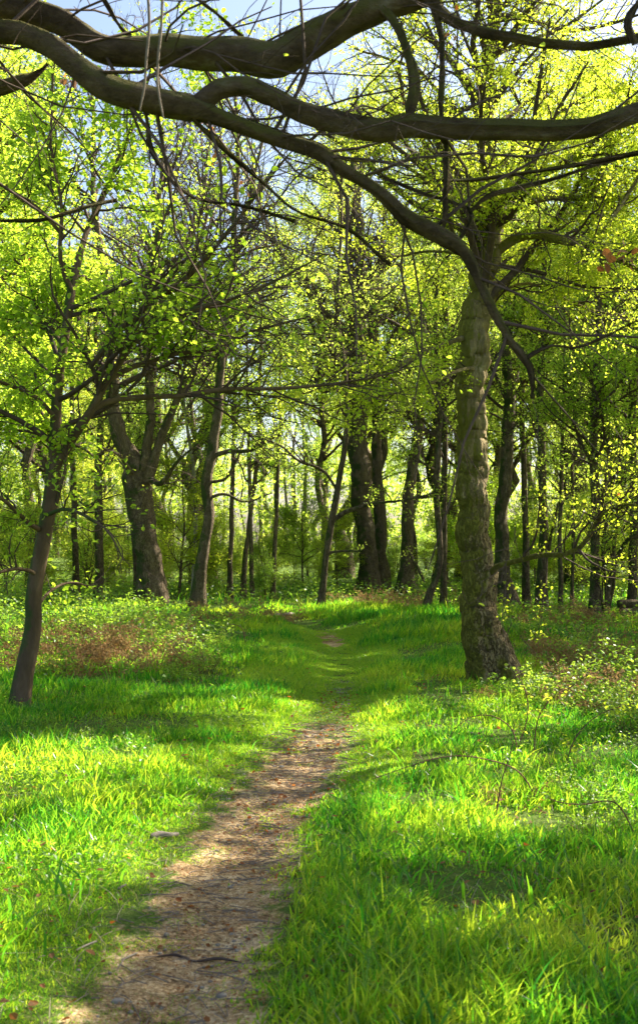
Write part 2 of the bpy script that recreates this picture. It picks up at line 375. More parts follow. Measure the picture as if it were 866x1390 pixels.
g = link('ground', mk_mesh('ground', np.stack([X, Yg, Z], -1).reshape(-1, 3), F4=Q, mats=[ground_mat()], attr=pmask.ravel(), smooth=True))
tag(g, 'grassy woodland floor with a worn earth footpath winding away', 'ground', kind='structure')

# ------------------------------------------------------------------ grass
def path_mask(x, y):
    return np.clip(1.0-np.abs(path_d(x, y))/np.interp(y, PATH_Y, PATH_W), -9, 1)
def blades(geo, x, y, h, w, tint, lean=.5, S=4, m=0, wind=(.15, -.1)):
    n = len(x)
    z = ground(x, y)-.01
    az = rng.uniform(0, 2*np.pi, n)
    dx = np.cos(az)*lean*rng.uniform(.2, 1.3, n)+wind[0]; dy = np.sin(az)*lean*rng.uniform(.2, 1.3, n)+wind[1]
    faz = rng.uniform(0, 2*np.pi, n); wx = np.cos(faz)*w*.5; wy = np.sin(faz)*w*.5
    V = np.zeros((n, S+1, 2, 3)); 
    for s in range(S+1):
        t = s/S
        cx = x+dx*h*t*t; cy = y+dy*h*t*t; cz = z+h*(t-.32*t*t*np.minimum(dx*dx+dy*dy, 1.5))
        ww = (1-t**2.2)*(.75+.6*t)
        V[:, s, 0] = np.stack([cx-wx*ww, cy-wy*ww, cz], -1); V[:, s, 1] = np.stack([cx+wx*ww, cy+wy*ww, cz+.0], -1)
    V = V.reshape(-1, 3)
    b = np.arange(n)[:, None, None]*(2*(S+1)); s = np.arange(S)[None, :, None]*2
    Q = (b+s+np.array([0, 1, 3, 2])[None, None, :]).reshape(-1, 4)
    geo.add(V, Q, np.repeat(tint, 2*(S+1)), m)

def scatter(n, y0, y1, slope=.33, pad=.9, pw=1.0):
    y = rng.uniform(y0, y1, n)
    x = rng.uniform(-1, 1, n)*(slope*y+pad)
    return x, y
gg = Geo()
def trunk_clear(x, y):
    k = np.ones(len(x))
    for (tx, ty, tr_) in ((2.15, 14.55, .65), (-3.0, 11.85, .4), (-4.7, 34, .9)):
        k = np.minimum(k, np.clip((np.hypot(x-tx, y-ty)-.12)/tr_, .3, 1))
    return k
def grass_zone(y0, y1, dens, hmin, hmax, w, S, lean=.55):
    area = (y1-y0)*2*(.33*(y0+y1)/2+.9)
    n = int(dens*area)
    y = np.sqrt(rng.uniform((y0+2.7)**2, (y1+2.7)**2, n))-2.7
    x = rng.uniform(-1, 1, n)*(.33*y+.9)
    pm = path_mask(x, y)
    tuft = fbm(x*1.4, y*1.4, 77, 3); fine = fbm(x*6, y*6, 41, 2)
    far = np.interp(y, [0, 10, 13, 17, 20.5, 23, 25, 32], [0.05, 0.2, .95, 1.1, .6, .5, 1, 1])
    edge = fbm(x*3.5, y*3.5, 55, 3)
    pr = np.where(pm > .12, np.clip((.1+far)*.8*(fine > .46)+.75*np.clip((edge-.60)*8, 0, 1), 0, 1)*np.clip(1.25-pm*.45, 0, 1), 1)
    lft = path_d(x, y) < 0
    pr = np.where(pm <= .12, np.clip(1.1-(pm+np.where(lft, .9, .3))*np.where(lft, .75, .9)-.5*(edge-.5), .15, 1), pr)
    # sparser grass under the undergrowth patches
    ug = undergrowth(x, y)
    pr = pr*(1-.85*ug)*np.clip((fbm(x*.55+5, y*.55, 19, 3)-.30)*6, .6, 1)
    k = rng.uniform(0, 1, n) < pr*np.clip(.2+1.9*(tuft-.2), .15, 1)
    x, y, pm, tuft, fine = x[k], y[k], pm[k], tuft[k], fine[k]
    h = rng.uniform(hmin, hmax, len(x))*.88*trunk_clear(x, y)*np.clip(.15+3.0*(tuft-.28), .3, 1.5)*np.clip(1.0-(pm+np.where(path_d(x, y) < 0, 1.5, .7))*.62, .15, 1)*np.where(path_d(x, y) < 0, .95, 1)
    h *= np.where(rng.uniform(0, 1, len(x)) < .06, 1.5, 1)
    tint = np.clip(.45+1.3*(fbm(x*.8, y*.8, 12, 3)-.5)+rng.normal(0, .22, len(x))+.25*np.clip(pm+.25, 0, 1), 0, 1)
    blades(gg, x, y, h, w*rng.uniform(.6, 1.5, len(x)), tint, lean=lean, S=S)
def undergrowth(x, y):
    px = x*F/y+433; py = HOR+CAMZ*F/y
    a = np.exp(-((px-150)/150)**2-((py-885)/30)**2)
    b = np.clip((y-17.5)/3, 0, 1)*np.clip((-path_d(x, y)-1.3)/1.2, 0, 1)
    c = np.clip((path_d(x, y)-3.1)/.8, 0, 1)*np.clip((y-12.5)/2, 0, 1)*(y < 27)
    d = np.clip((y-30)/3, 0, 1)
    e = np.exp(-((px-70)/150)**2-((py-1000)/28)**2)*.6
    return np.clip(a+b+c+d+e, 0, 1)
grass_zone(3.0, 7.0, 4200, .05, .15, .0085, 4, lean=.75)
grass_zone(7.0, 12.5, 2800, .06, .155, .0105, 3, lean=.7)
grass_zone(12.5, 20, 1300, .07, .17, .014, 2)
# turf cropped short by feet along the path edges and in islands on the path
n = 620000; y = rng.uniform(3, 24, n); x = np.interp(y, PATH_Y, PATH_X)+rng.uniform(-1.25, .85, n)
pm = path_mask(x, y); e1 = fbm(x*3.5, y*3.5, 55, 3); e2 = fbm(x*9, y*9, 56, 3); f1 = np.interp(y, [3, 8, 12, 20, 21.2, 23.5, 24], [0, .10, .85, .9, .3, .3, .9])
kk = rng.uniform(0, 1, n) < np.clip(1.10-(pm+.05)*1.5+(e1-.5)*4.5+(e2-.5)*3.0+f1*1.5, 0, .9); x, y, pm = x[kk], y[kk], pm[kk]
blades(gg, x, y, rng.uniform(.010, .034, len(x))*np.clip(1.1-pm, .7, 1.8)*np.interp(y, [10, 14], [1, 1.7]), rng.uniform(.003, .0055, len(x))*(.6+y*.06), np.clip(rng.normal(.62, .22, len(x)), 0, 1), lean=1.1, S=2)
grass_zone(20, 34, 520, .10, .22, .022, 2)
grass_zone(34, 50, 90, .15, .3, .04, 2)
# broader strap leaves (bluebell foliage), glossy
x, y = scatter(7000, 3.2, 20); k = (path_mask(x, y) < -.35) & (rng.uniform(0, 1, 7000) < np.clip((fbm(x*.9, y*.9, 91, 3)-.40)*5, 0.04, 1)); x, y = x[k], y[k]
blades(gg, x, y, rng.uniform(.11, .22, len(x)), rng.uniform(.011, .018, len(x)), np.clip(rng.normal(.28, .12, len(x)), 0, 1), lean=.9, S=5)
go = link('grass', gg.mesh('grass', [M['grass']], False)); tag(go, 'bright green spring grass either side of the footpath', 'grass', kind='stuff')
# dry straw blades
gs = Geo(); x, y = scatter(8000, 3.2, 20); k = path_mask(x, y) < .2; x, y = x[k], y[k]
blades(gs, x, y, rng.uniform(.05, .16, len(x)), rng.uniform(.002, .006, len(x)), rng.uniform(0, 1, len(x)), lean=1.6, S=3)
tag(link('dry_grass', gs.mesh('dry_grass', [M['straw']], False)), 'scattered pale dry grass stalks among the green grass', 'dry grass', kind='stuff')

# fallen leaves and litter
gl = Geo(); n = 7000; x, y = scatter(n, 3.1, 24); pm = path_mask(x, y)
k = rng.uniform(0, 1, n) < np.where(pm > 0, .30, .55)*np.clip(.4+2*(fbm(x*.7, y*.7, 8)-.4), .1, 1.3)*np.where(pm > 0, .6, 1); x, y, pm = x[k], y[k], pm[k]
P = np.stack([x, y, ground(x, y)+np.where(pm > 0, .008, rng.uniform(.01, .08, len(x)))], -1)
leaves(gl, P, .037, 'hex', flat=.75, droop=0)
n = 520; y = np.sqrt(rng.uniform(9, 14**2, n)); x = np.interp(y, PATH_Y, PATH_X)+rng.normal(0, .8, n)*np.interp(y, PATH_Y, PATH_W)
leaves(gl, np.stack([x, y, ground(x, y)+.010], -1), .034, 'hex', flat=.6, droop=0)
n = 16000; y = np.sqrt(rng.uniform(9, 23**2, n)); x = np.interp(y, PATH_Y, PATH_X)+rng.normal(0, .62, n)*np.interp(y, PATH_Y, PATH_W)
kk = rng.uniform(0, 1, n) < np.interp(y, [3, 9, 12, 20, 21.5, 23.5, 25], [1, .7, .12, .06, .5, .5, .02]); x, y = x[kk], y[kk]
P = np.stack([x, y, ground(x, y)+.006], -1)
leaves(gl, P, .017, 'quad', flat=.75, droop=0, asp=.8)
gp = Geo(); n = 1500; y = np.sqrt(rng.uniform(9, 15**2, n)); x = np.interp(y, PATH_Y, PATH_X)+rng.normal(0, .5, n)*np.interp(y, PATH_Y, PATH_W)
rs = rng.uniform(.004, .013, n)*(1+1.0*(rng.uniform(0, 1, n) < .06)); z = ground(x, y)
pf = np.array([-.5, 0., .55, .8, .85]); pr_ = np.array([.8, 1., .8, .35, .02])
Pp = np.stack([x[:, None]+rs[:, None]*pf*0, y[:, None]+0*pf, z[:, None]+rs[:, None]*pf*.7], -1)
tubes(gp, Pp, rs[:, None]*pr_[None], 6, lump=.5)
tag(link('pebbles', gp.mesh('pebbles', [M['deadwood']], False)), 'small stones and earth crumbs trodden into the path', 'pebbles', kind='stuff')
tag(link('leaf_litter', gl.mesh('leaf_litter', [M['leaf_dead']], False)), 'brown fallen leaves and bits of litter strewn over path and grass', 'leaf litter', kind='stuff')
gt = Geo(); n = 1900; y = np.sqrt(rng.uniform(9, 11.5**2, n)); x = np.interp(y, PATH_Y, PATH_X)+rng.normal(0, .6, n)*np.interp(y, PATH_Y, PATH_W)*1.3
az = rng.uniform(0, 6.28, n); le = rng.uniform(.015, .09, n); z = ground(x, y)+.006
P = np.stack([np.stack([x+np.cos(az)*le*s, y+np.sin(az)*le*s, z+.004*(s == 1)+rng.uniform(0, .004, n)], -1) for s in (0, 1, 2)], 1)
tubes(gt, P, np.full((n, 3), .0018)*rng.uniform(.5, 1.6, (n, 1)), 4)
tag(link('twig_litter', gt.mesh('twig_litter', [M['twig_pale']], False)), 'fine broken twig bits scattered on the earth path', 'twig litter', kind='stuff')

# ------------------------------------------------------------------ trees
def px_path(lst):
    """[(px, py, Y, width_px)...] -> points, radii"""
    P = [W(a, b, c) for a, b, c, w in lst]; R = [w*c/F*.5 for a, b, c, w in lst]
    return P, R

def build_tree(name, label, cat_, trunk, limbs, bark, leafm, l1=(24, (.3, 1), (.18, .35)), lv=(5, 6), nleaf=12000, lsize=.055, lshape='quad', group=None,
               twigm=None, up=.15, trng=(.35, 1.), minl=.25, cull=1.0, rings=None, K=14, flat=.45, flare=1.0, limb_name='limb', extra_dead=0, ang1=(40, 75), sag=0., L1=(.5, 6.), leaf_off=.05, limbw=3.0, limbk=(10, 40), slim1=.011, limbL=4., rough=.0, twr=None, leafw=None):
    """trunk: list of (px,py,Y,w); limbs: list of the same -> one Empty with trunk, limb..., twigs, foliage"""
    Pt, Rt = px_path(trunk)
    base = Pt[0].copy(); gz = float(ground(base[0], base[1]))
    Pt[0] = np.array([base[0], base[1], gz-.12]); 
    n = rings or max(24, int(np.sum(np.linalg.norm(np.diff(Pt, axis=0), axis=1))*7))
    P, R = smooth_path(Pt, Rt, n)
    wob = np.stack([fbm(np.arange(n)*.13, np.full(n, 3.3+base[0]), 4)-.5, fbm(np.arange(n)*.13, np.full(n, 9.7+base[0]), 6)-.5, np.zeros(n)], -1)
    P = P+wob*np.minimum(np.arange(n)/6, 1)[:, None]*R[0]*.9
    org = np.array([base[0], base[1], gz])
    root = empty(name, org); tag(root, label, cat_, group)
    s = np.linalg.norm(P-P[0], axis=1)
    fl = flare*.55*np.exp(-s/(R[0]*2.2))
    G = Geo(); tubes(G, P[None], R[None], K, lump=.16, flare=fl, rough=rough)
    link('trunk', G.mesh('trunk', [M[bark]], True, org), root)
    tr = (P[None], R[None]); parents = [tr]
    for lm in limbs:
        Pl, Rl = px_path(lm); Pl, Rl = smooth_path(Pl, Rl, max(14, int(np.sum(np.linalg.norm(np.diff(Pl, axis=0), axis=1))*(22 if limb_name == 'bough' else 7))))
        m = len(Pl); Pl = Pl+(np.stack([fbm(np.arange(m)*(.08 if limb_name == 'bough' else .25), np.full(m, Pl[0, 0]*7+c*5.1), 4)-.5 for c in range(3)], -1))*np.minimum(np.arange(m)/4, 1)[:, None]*.10*min(1, Rl[0]*25)
        Rl[-1] *= .4
        G = Geo(); tubes(G, Pl[None], Rl[None], 10 if rough == 0 and limb_name == 'limb' else 18, lump=.12, rough=rough*.6)
        link(limb_name, G.mesh(limb_name, [M[bark]], True, org), root)
        parents.append((Pl[None], Rl[None]))
    allp = cat(parents)
    a = spawn(tr, l1[0], t=trng, rel=l1[2], L=L1, ang=ang1, S=9, up=up, jit=.16, sag=sag)
    b1 = [a]
    if limbs:
        lb = cat(parents[1:]); b1.append(spawn(lb, int(len(limbs)*limbw), t=(.25, 1), rel=(.3, .6), L=(.3, limbL), ang=(30, 65), S=9, up=up, jit=.18, sag=sag, slim=slim1)); b1.append(lb)
    B1 = cat(b1)
    b2 = spawn(B1, l1[0]*lv[0]+len(limbs)*limbk[0], t=(.2, 1), rel=(.3, .55), L=(.2, 2.5), ang=(30, 65), S=7, up=up*.6, jit=.2, sag=sag, slim=slim1)
    b3 = spawn(cat([b2, B1]), l1[0]*lv[0]*lv[1]+len(limbs)*limbk[1], t=(.15, 1), rel=(.25, .5), L=(minl*.6, 1.2), ang=(25, 60), S=5, up=.05, jit=.22, slim=.006, rmin=twr or (.0022 if lsize < .065 else .006), sag=sag)
    G = Geo()
    tubes(G, *a, 6); 
    if len(b1) > 1: tubes(G, *b1[1], 6)
    tubes(G, *b2, 4); tubes(G, *b3, 3)
    link('twigs', G.mesh('twigs', [M[twigm or 'twig']], True, org), root)
    if nleaf:
        q = cluster(pts_on(cat([b3, b2]), nleaf//3, (.3, 1), leaf_off*.5), 3, lsize*1.1)
        if leafw is not None: q = q[rng.uniform(0, 1, len(q)) < leafw(q)]
        if cull > 0: q = q[keep_leaf(q, cull)]
        G = Geo(); leaves(G, q, lsize, lshape, flat=flat)
        if limb_name == 'bough':      # only a few leaves have opened on the near boughs
            st_ = rng.bit_generator.state; G = Geo(); leaves(G, q[::6], lsize*.85, lshape, flat=flat); rng.bit_generator.state = st_
        link('foliage', G.mesh('foliage', [M[leafm]], False, org), root)
    if extra_dead:
        q0 = pts_on(b3, extra_dead, (.5, 1), .02); q = np.repeat(q0, 5, 0)+rng.normal(size=(extra_dead*5, 3))*.04
        G = Geo(); leaves(G, q, .045, 'hex', flat=.1, droop=.9)
        link('dead_leaves', G.mesh('dead_leaves', [M['leaf_dead']], False, org), root)
    return root

def up_ext(pts, dy, dx=0, wend=3, n=1):
    """carry a trunk on upwards out of the picture"""
    a, b, c, w = pts[-1]
    return pts+[(a+dx, b-dy, c, wend)]

# --- near left beech
Y0 = 11.9
tr = [(27, 955, Y0, 25.5), (33, 915, Y0, 24.6), (44, 865, Y0, 22.9), (49, 800, Y0, 21.2), (60, 720, Y0, 21.2), (70, 655, Y0, 22.1), (75, 615, Y0, 18.7), (78, 560, Y0, 14.4), (85, 490, Y0, 12.8), (94, 430, Y0, 11.9), (98, 395, Y0, 12.8), (107, 360, Y0+.1, 10.2), (118, 320, Y0+.3, 7.6), (150, 245, Y0+.6, 6.0), (190, 150, Y0+.8, 4.2), (215, 40, Y0+1, 2.5)]
limbs = [
 [(72, 640, Y0, 15), (95, 602, Y0-.1, 13), (120, 561, Y0-.2, 12), (139, 528, Y0-.3, 11), (159, 499, Y0-.4, 9), (185, 462, Y0-.5, 8), (235, 430, Y0-.6, 7), (325, 400, Y0-.8, 5), (430, 352, Y0-1, 3)],
 [(98, 395, Y0, 9), (86, 368, Y0-.1, 7), (82, 335, Y0-.2, 6), (86, 285, Y0-.3, 5), (70, 200, Y0-.4, 4), (75, 80, Y0-.5, 3)],
 [(122, 500, Y0-.2, 6), (139, 477, Y0-.2, 8), (160, 452, Y0-.3, 9), (181, 431, Y0-.4, 9), (201, 412, Y0-.4, 9), (250, 380, Y0-.6, 8), (300, 330, Y0-.8, 6), (345, 270, Y0-1, 5), (400, 200, Y0-1.2, 3)],
 [(200, 412, Y0-.4, 6), (206, 370, Y0-.5, 5), (211, 337, Y0-.6, 5), (220, 305, Y0-.6, 4), (233, 272, Y0-.7, 3), (250, 180, Y0-.8, 2)],
 [(125, 556, Y0-.2, 10), (150, 543, Y0-.1, 9), (194, 540, Y0, 8), (250, 537, Y0+.1, 7), (300, 529, Y0+.2, 7), (370, 529, Y0+.3, 5), (433, 523, Y0+.4, 4), (500, 512, Y0+.5, 3), (560, 497, Y0+.6, 2)],
 [(150, 515, Y0-.3, 8), (170, 503, Y0-.2, 8), (200, 492, Y0, 7), (240, 480, Y0+.1, 6), (290, 473, Y0+.3, 5), (340, 452, Y0+.5, 4), (420, 430, Y0+.7, 3)],
 [(180, 466, Y0-.4, 4), (186, 435, Y0-.4, 5), (200, 415, Y0-.4, 5)],
 [(55, 720, Y0, 8), (42, 712, Y0-.3, 6), (20, 690, Y0-.6, 6), (-10, 668, Y0-.9, 5), (-60, 650, Y0-1.2, 3)],
 [(78, 570, Y0, 7), (50, 540, Y0-.2, 6), (0, 520, Y0-.5, 5), (-80, 505, Y0-.9, 3)],
 [(88, 470, Y0, 7), (60, 440, Y0+.3, 6), (10, 425, Y0+.6, 5), (-60, 415, Y0+1, 3)],
 [(86, 320, Y0-.2, 6), (60, 290, Y0-.4, 5), (10, 255, Y0-.8, 4), (-50, 230, Y0-1.2, 3)],
 [(62, 700, Y0, 6), (90, 690, Y0-.5, 5), (120, 700, Y0-1, 4), (150, 725, Y0-1.4, 3), (170, 765, Y0-1.6, 2)],
 [(50, 780, Y0, 6), (25, 770, Y0-.5, 5), (-10, 780, Y0-.9, 4), (-60, 810, Y0-1.3, 2)],
 [(47, 830, Y0, 5), (70, 800, Y0+.5, 4), (100, 790, Y0+.9, 3), (130, 800, Y0+1.2, 2)],
 [(75, 690, Y0, 5), (84, 660, Y0-.1, 4), (92, 610, Y0-.2, 3), (98, 560, Y0-.3, 2)],
]
build_tree('beech_tree', 'leaning brown beech with bright leaves forking low at the left edge', 'tree', tr, limbs, 'bark_beech', 'leaf_beech',
           l1=(34, (.3, 1), (.15, .3)), lv=(6, 7), nleaf=62000, lsize=.058, lshape='hex', cull=.8, up=.05, L1=(.8, 3.2), ang1=(50, 85), flat=.6, extra_dead=10, limbw=5, leaf_off=.06, K=16,
           leafw=lambda q: np.where((q[:, 0]*F/q[:, 1]+433 > 135)*(HOR-(q[:, 2]-CAMZ)*F/q[:, 1] > 480), .22, 1)*np.interp(q[:, 0]*F/q[:, 1]+433, [120, 230, 330, 480], [1, .6, .22, .12])*np.where(HOR-(q[:, 2]-CAMZ)*F/q[:, 1] < 330, .85, 1)*np.where(q[:, 1] < 11.75, .25, 1)*np.where(HOR-(q[:, 2]-CAMZ)*F/q[:, 1] > 720, .3, 1))

# --- the big birch right of the path
Y1 = 14.6
tr = [(672, 918, Y1, 58), (660, 885, Y1, 54), (652, 840, Y1, 47), (649, 790, Y1, 43), (646, 720, Y1, 41), (641, 650, Y1, 40), (640, 560, Y1, 37), (640, 490, Y1, 37), (643, 440, Y1, 38), (652, 395, Y1, 32), (662, 350, Y1, 29), (663, 290, Y1, 27), (663, 200, Y1, 23), (665, 100, Y1, 19), (669, 0, Y1, 16), (672, -120, Y1, 12), (668, -260, Y1, 7), (670, -400, Y1, 3)]
limbs = [
 [(668, 345, Y1, 16), (683, 335, Y1, 14), (705, 322, Y1-.1, 14), (728, 317, Y1-.2, 15), (753, 323, Y1-.3, 14), (790, 332, Y1-.4, 11), (815, 341, Y1-.5, 8), (866, 366, Y1-.7, 6), (930, 390, Y1-1, 3)],
 [(668, 325, Y1, 14), (680, 300, Y1-.1, 12), (694, 285, Y1-.1, 11), (729, 270, Y1-.1, 10), (772, 267, Y1, 9), (820, 268, Y1+.1, 8), (866, 270, Y1+.2, 7), (940, 262, Y1+.3, 3)],
 [(803, 267, Y1, 8), (812, 245, Y1, 8), (821, 221, Y1, 7), (832, 195, Y1-.1, 6), (842, 170, Y1-.1, 5), (860, 100, Y1-.2, 3)],
 [(806, 331, Y1-.4, 8), (820, 315, Y1-.4, 8), (833, 292, Y1-.4, 7), (845, 275, Y1-.3, 6), (858, 255, Y1-.3, 5), (880, 200, Y1-.2, 3)],
 [(666, 245, Y1, 9), (680, 225, Y1, 7), (692, 209, Y1+.1, 6), (714, 187, Y1+.2, 5), (760, 150, Y1+.4, 4), (830, 110, Y1+.6, 2)],
 [(660, 790, Y1, 13), (672, 772, Y1-.2, 10), (691, 763, Y1-.4, 8), (730, 754, Y1-.8, 8), (768, 752, Y1-1.1, 7), (793, 738, Y1-1.3, 7), (814, 703, Y1-1.4, 6), (836, 688, Y1-1.6, 5), (866, 688, Y1-1.8, 4), (920, 670, Y1-2, 2)],
 [(796, 733, Y1-1.3, 5), (812, 700, Y1-1.2, 4), (820, 668, Y1-1.2, 4), (832, 630, Y1-1.1, 3), (850, 590, Y1-1, 2)],
 [(633, 457, Y1, 9), (610, 466, Y1-.2, 6), (578, 477, Y1-.4, 5), (540, 495, Y1-.5, 5), (508, 510, Y1-.6, 4), (443, 525, Y1-.8, 3), (400, 540, Y1-1, 2)],
 [(650, 500, Y1, 6), (623, 503, Y1-.5, 4), (590, 518, Y1-.7, 4), (548, 532, Y1-.8, 3), (490, 540, Y1-1, 2)],
 [(655, 470, Y1, 8), (674, 405, Y1+.2, 5), (685, 395, Y1+.3, 5), (710, 387, Y1+.4, 4), (760, 402, Y1+.5, 4), (820, 425, Y1+.6, 3), (880, 440, Y1+.7, 2)],
 [(650, 180, Y1, 8), (620, 150, Y1+.2, 6), (580, 110, Y1+.4, 5), (530, 80, Y1+.6, 4), (470, 60, Y1+.8, 2)],
 [(652, 290, Y1, 8), (620, 262, Y1-.2, 6), (590, 250, Y1-.3, 5), (540, 225, Y1-.5, 4), (470, 215, Y1-.7, 2)],
 [(655, 360, Y1, 7), (625, 345, Y1+.2, 5), (590, 340, Y1+.3, 4), (540, 350, Y1+.5, 3), (480, 340, Y1+.7, 2)],
 [(656, 90, Y1, 7), (700, 60, Y1+.1, 6), (760, 40, Y1+.2, 5), (830, -10, Y1+.3, 3)],
]
build_tree('birch_tree', 'tall old birch with thick greenish cracked trunk just right of the footpath', 'tree', tr, limbs, 'bark_birch', 'leaf_birch',
           l1=(60, (.3, 1), (.15, .28)), lv=(6, 8), nleaf=170000, lsize=.041, lshape='quad', cull=.9, up=.1, trng=(.36, 1), L1=(1.0, 4.), K=72, rings=420, rough=.020, flat=.3, limbw=8, minl=.3, leaf_off=.05, extra_dead=6)

# --- foreground boughs, from a beech whose trunk stands left of the frame
YF = 5.6
S3 = W(-560, 1190, YF)
tr = [(-560, 1195, YF, 120), (-555, 900, YF, 105), (-545, 500, YF, 96), (-535, 200, YF, 88), (-520, -60, YF, 78), (-530, -400, YF, 60), (-510, -800, YF, 30), (-520, -1100, YF, 8)]
limbs = [
 [(-530, 60, YF, 62), (-380, -20, YF, 54), (-220, -20, YF, 50), (-80, 0, YF, 46), (0, 10, YF, 42), (50, 22, YF, 40), (100, 42, YF, 38), (128, 60, YF, 40), (190, 70, YF, 42), (250, 75, YF, 44), (325, 74, YF, 46), (375, 76, YF-.05, 50), (405, 60, YF-.05, 50), (433, 47, YF-.05, 50), (483, 25, YF-.1, 42), (533, 6, YF-.1, 38), (575, -8, YF-.1, 34), (680, -60, YF-.2, 24), (800, -120, YF-.2, 14)],
 [(-535, 180, YF, 56), (-380, 110, YF-.2, 46), (-220, 60, YF-.3, 40), (-80, 44, YF-.35, 34), (0, 45, YF-.4, 31), (30, 48, YF-.4, 31), (65, 63, YF-.4, 32), (100, 87, YF-.4, 34), (135, 112, YF-.4, 37), (175, 131, YF-.4, 37), (215, 141, YF-.35, 36), (262, 148, YF-.3, 36), (300, 160, YF-.3, 24), (350, 175, YF-.3, 22), (400, 192, YF-.3, 21), (433, 206, YF-.3, 22), (478, 235, YF-.3, 21), (523, 265, YF-.3, 20), (563, 295, YF-.3, 21), (603, 315, YF-.3, 22), (630, 332, YF-.3, 20), (648, 358, YF-.3, 14), (658, 385, YF-.3, 13), (668, 412, YF-.3, 13), (689, 458, YF-.3, 13), (711, 498, YF-.3, 10), (715, 531, YF-.3, 5), (716, 545, YF-.3, 2)],
 [(262, 150, YF-.3, 26), (275, 136, YF-.3, 28), (292, 121, YF-.3, 26), (325, 116, YF-.3, 25), (360, 125, YF-.3, 26), (400, 147, YF-.3, 28), (433, 158, YF-.3, 31), (473, 170, YF-.3, 31), (523, 178, YF-.3, 30), (553, 170, YF-.3, 32), (603, 174, YF-.3, 28), (673, 172, YF-.3, 28), (743, 172, YF-.3, 27), (793, 165, YF-.35, 25), (833, 154, YF-.4, 26), (866, 147, YF-.4, 26), (960, 120, YF-.5, 18), (1060, 110, YF-.6, 8)],
 [(575, -8, YF-.1, 22), (593, 10, YF-.1, 16), (633, 30, YF-.15, 15), (683, 45, YF-.2, 15), (733, 55, YF-.25, 15), (783, 58, YF-.3, 14), (830, 56, YF-.35, 13), (870, 52, YF-.4, 13), (960, 40, YF-.5, 6)],
 [(495, -15, YF-.1, 15), (515, 8, YF-.12, 14), (535, 32, YF-.15, 13), (551, 60, YF-.2, 12), (561, 90, YF-.25, 13), (564, 125, YF-.28, 15), (557, 160, YF-.3, 20)],
 [(585, 2, YF-.1, 11), (595, 38, YF-.1, 10), (599, 90, YF-.15, 8), (596, 130, YF-.2, 7), (604, 185, YF-.25, 7), (606, 230, YF-.3, 7), (600, 290, YF-.3, 7), (598, 312, YF-.3, 8)],
 [(862, 60, YF-.4, 9), (852, 35, YF-.4, 10), (866, 0, YF-.4, 9), (890, -40, YF-.4, 5)],
 [(-60, 128, YF+.3, 24), (0, 117, YF+.3, 22), (30, 108, YF+.3, 18), (50, 98, YF+.3, 9), (66, 84, YF+.3, 3)],
 [(640, 345, YF-.3, 7), (620, 330, YF-.2, 6), (637, 300, YF-.2, 6), (634, 285, YF-.15, 6), (615, 275, YF-.1, 5), (570, 262, YF, 4), (520, 240, YF+.1, 2)],
 [(634, 290, YF-.15, 5), (660, 268, YF-.1, 5), (700, 255, YF, 5), (760, 240, YF+.1, 4), (810, 222, YF+.2, 4), (870, 205, YF+.3, 3)],
 [(600, 245, YF-.3, 4), (640, 243, YF-.2, 5), (720, 232, YF-.2, 5), (800, 220, YF-.2, 5), (866, 208, YF-.2, 5), (920, 200, YF-.2, 3)],
 [(718, 500, YF-.3, 4), (712, 490, YF-.3, 7), (730, 476, YF-.3, 8), (750, 468, YF-.3, 5), (775, 472, YF-.3, 4), (810, 462, YF-.3, 3), (866, 436, YF-.3, 2)],
 [(195, 135, YF-.38, 6), (200, 160, YF-.3, 5), (203, 195, YF-.3, 5), (225, 235, YF-.2, 4), (262, 268, YF-.1, 4), (330, 280, YF, 3), (400, 300, YF, 2)],
 [(262, 160, YF-.3, 6), (300, 200, YF-.2, 5), (350, 240, YF-.1, 5), (400, 285, YF, 4), (470, 310, YF+.1, 3), (530, 360, YF+.2, 2)],
 [(143, 0, YF+.1, 8), (158, 30, YF+.1, 7), (178, 50, YF+.1, 5)],
 [(0, 300, YF, 4), (60, 298, YF+.1, 4), (110, 283, YF+.2, 3), (160, 270, YF+.3, 2)],
 [(260, -10, YF, 5), (290, 15, YF, 6), (330, 50, YF, 5)],
]
rootF = build_tree('beech_tree', 'beech out of frame left, its thick dark boughs crossing the top of the view', 'tree', tr, limbs, 'bark_bough', 'leaf_beech',
           l1=(5, (.3, 1), (.1, .2)), lv=(3, 3), nleaf=420, lsize=.036, lshape='hex', cull=0, up=-.03, trng=(.6, 1), L1=(.6, 3.), limb_name='bough', K=26, limbw=2.4, rough=.030, limbk=(9, 34), slim1=.0028, limbL=1.5, minl=.2, flare=.6, extra_dead=9)

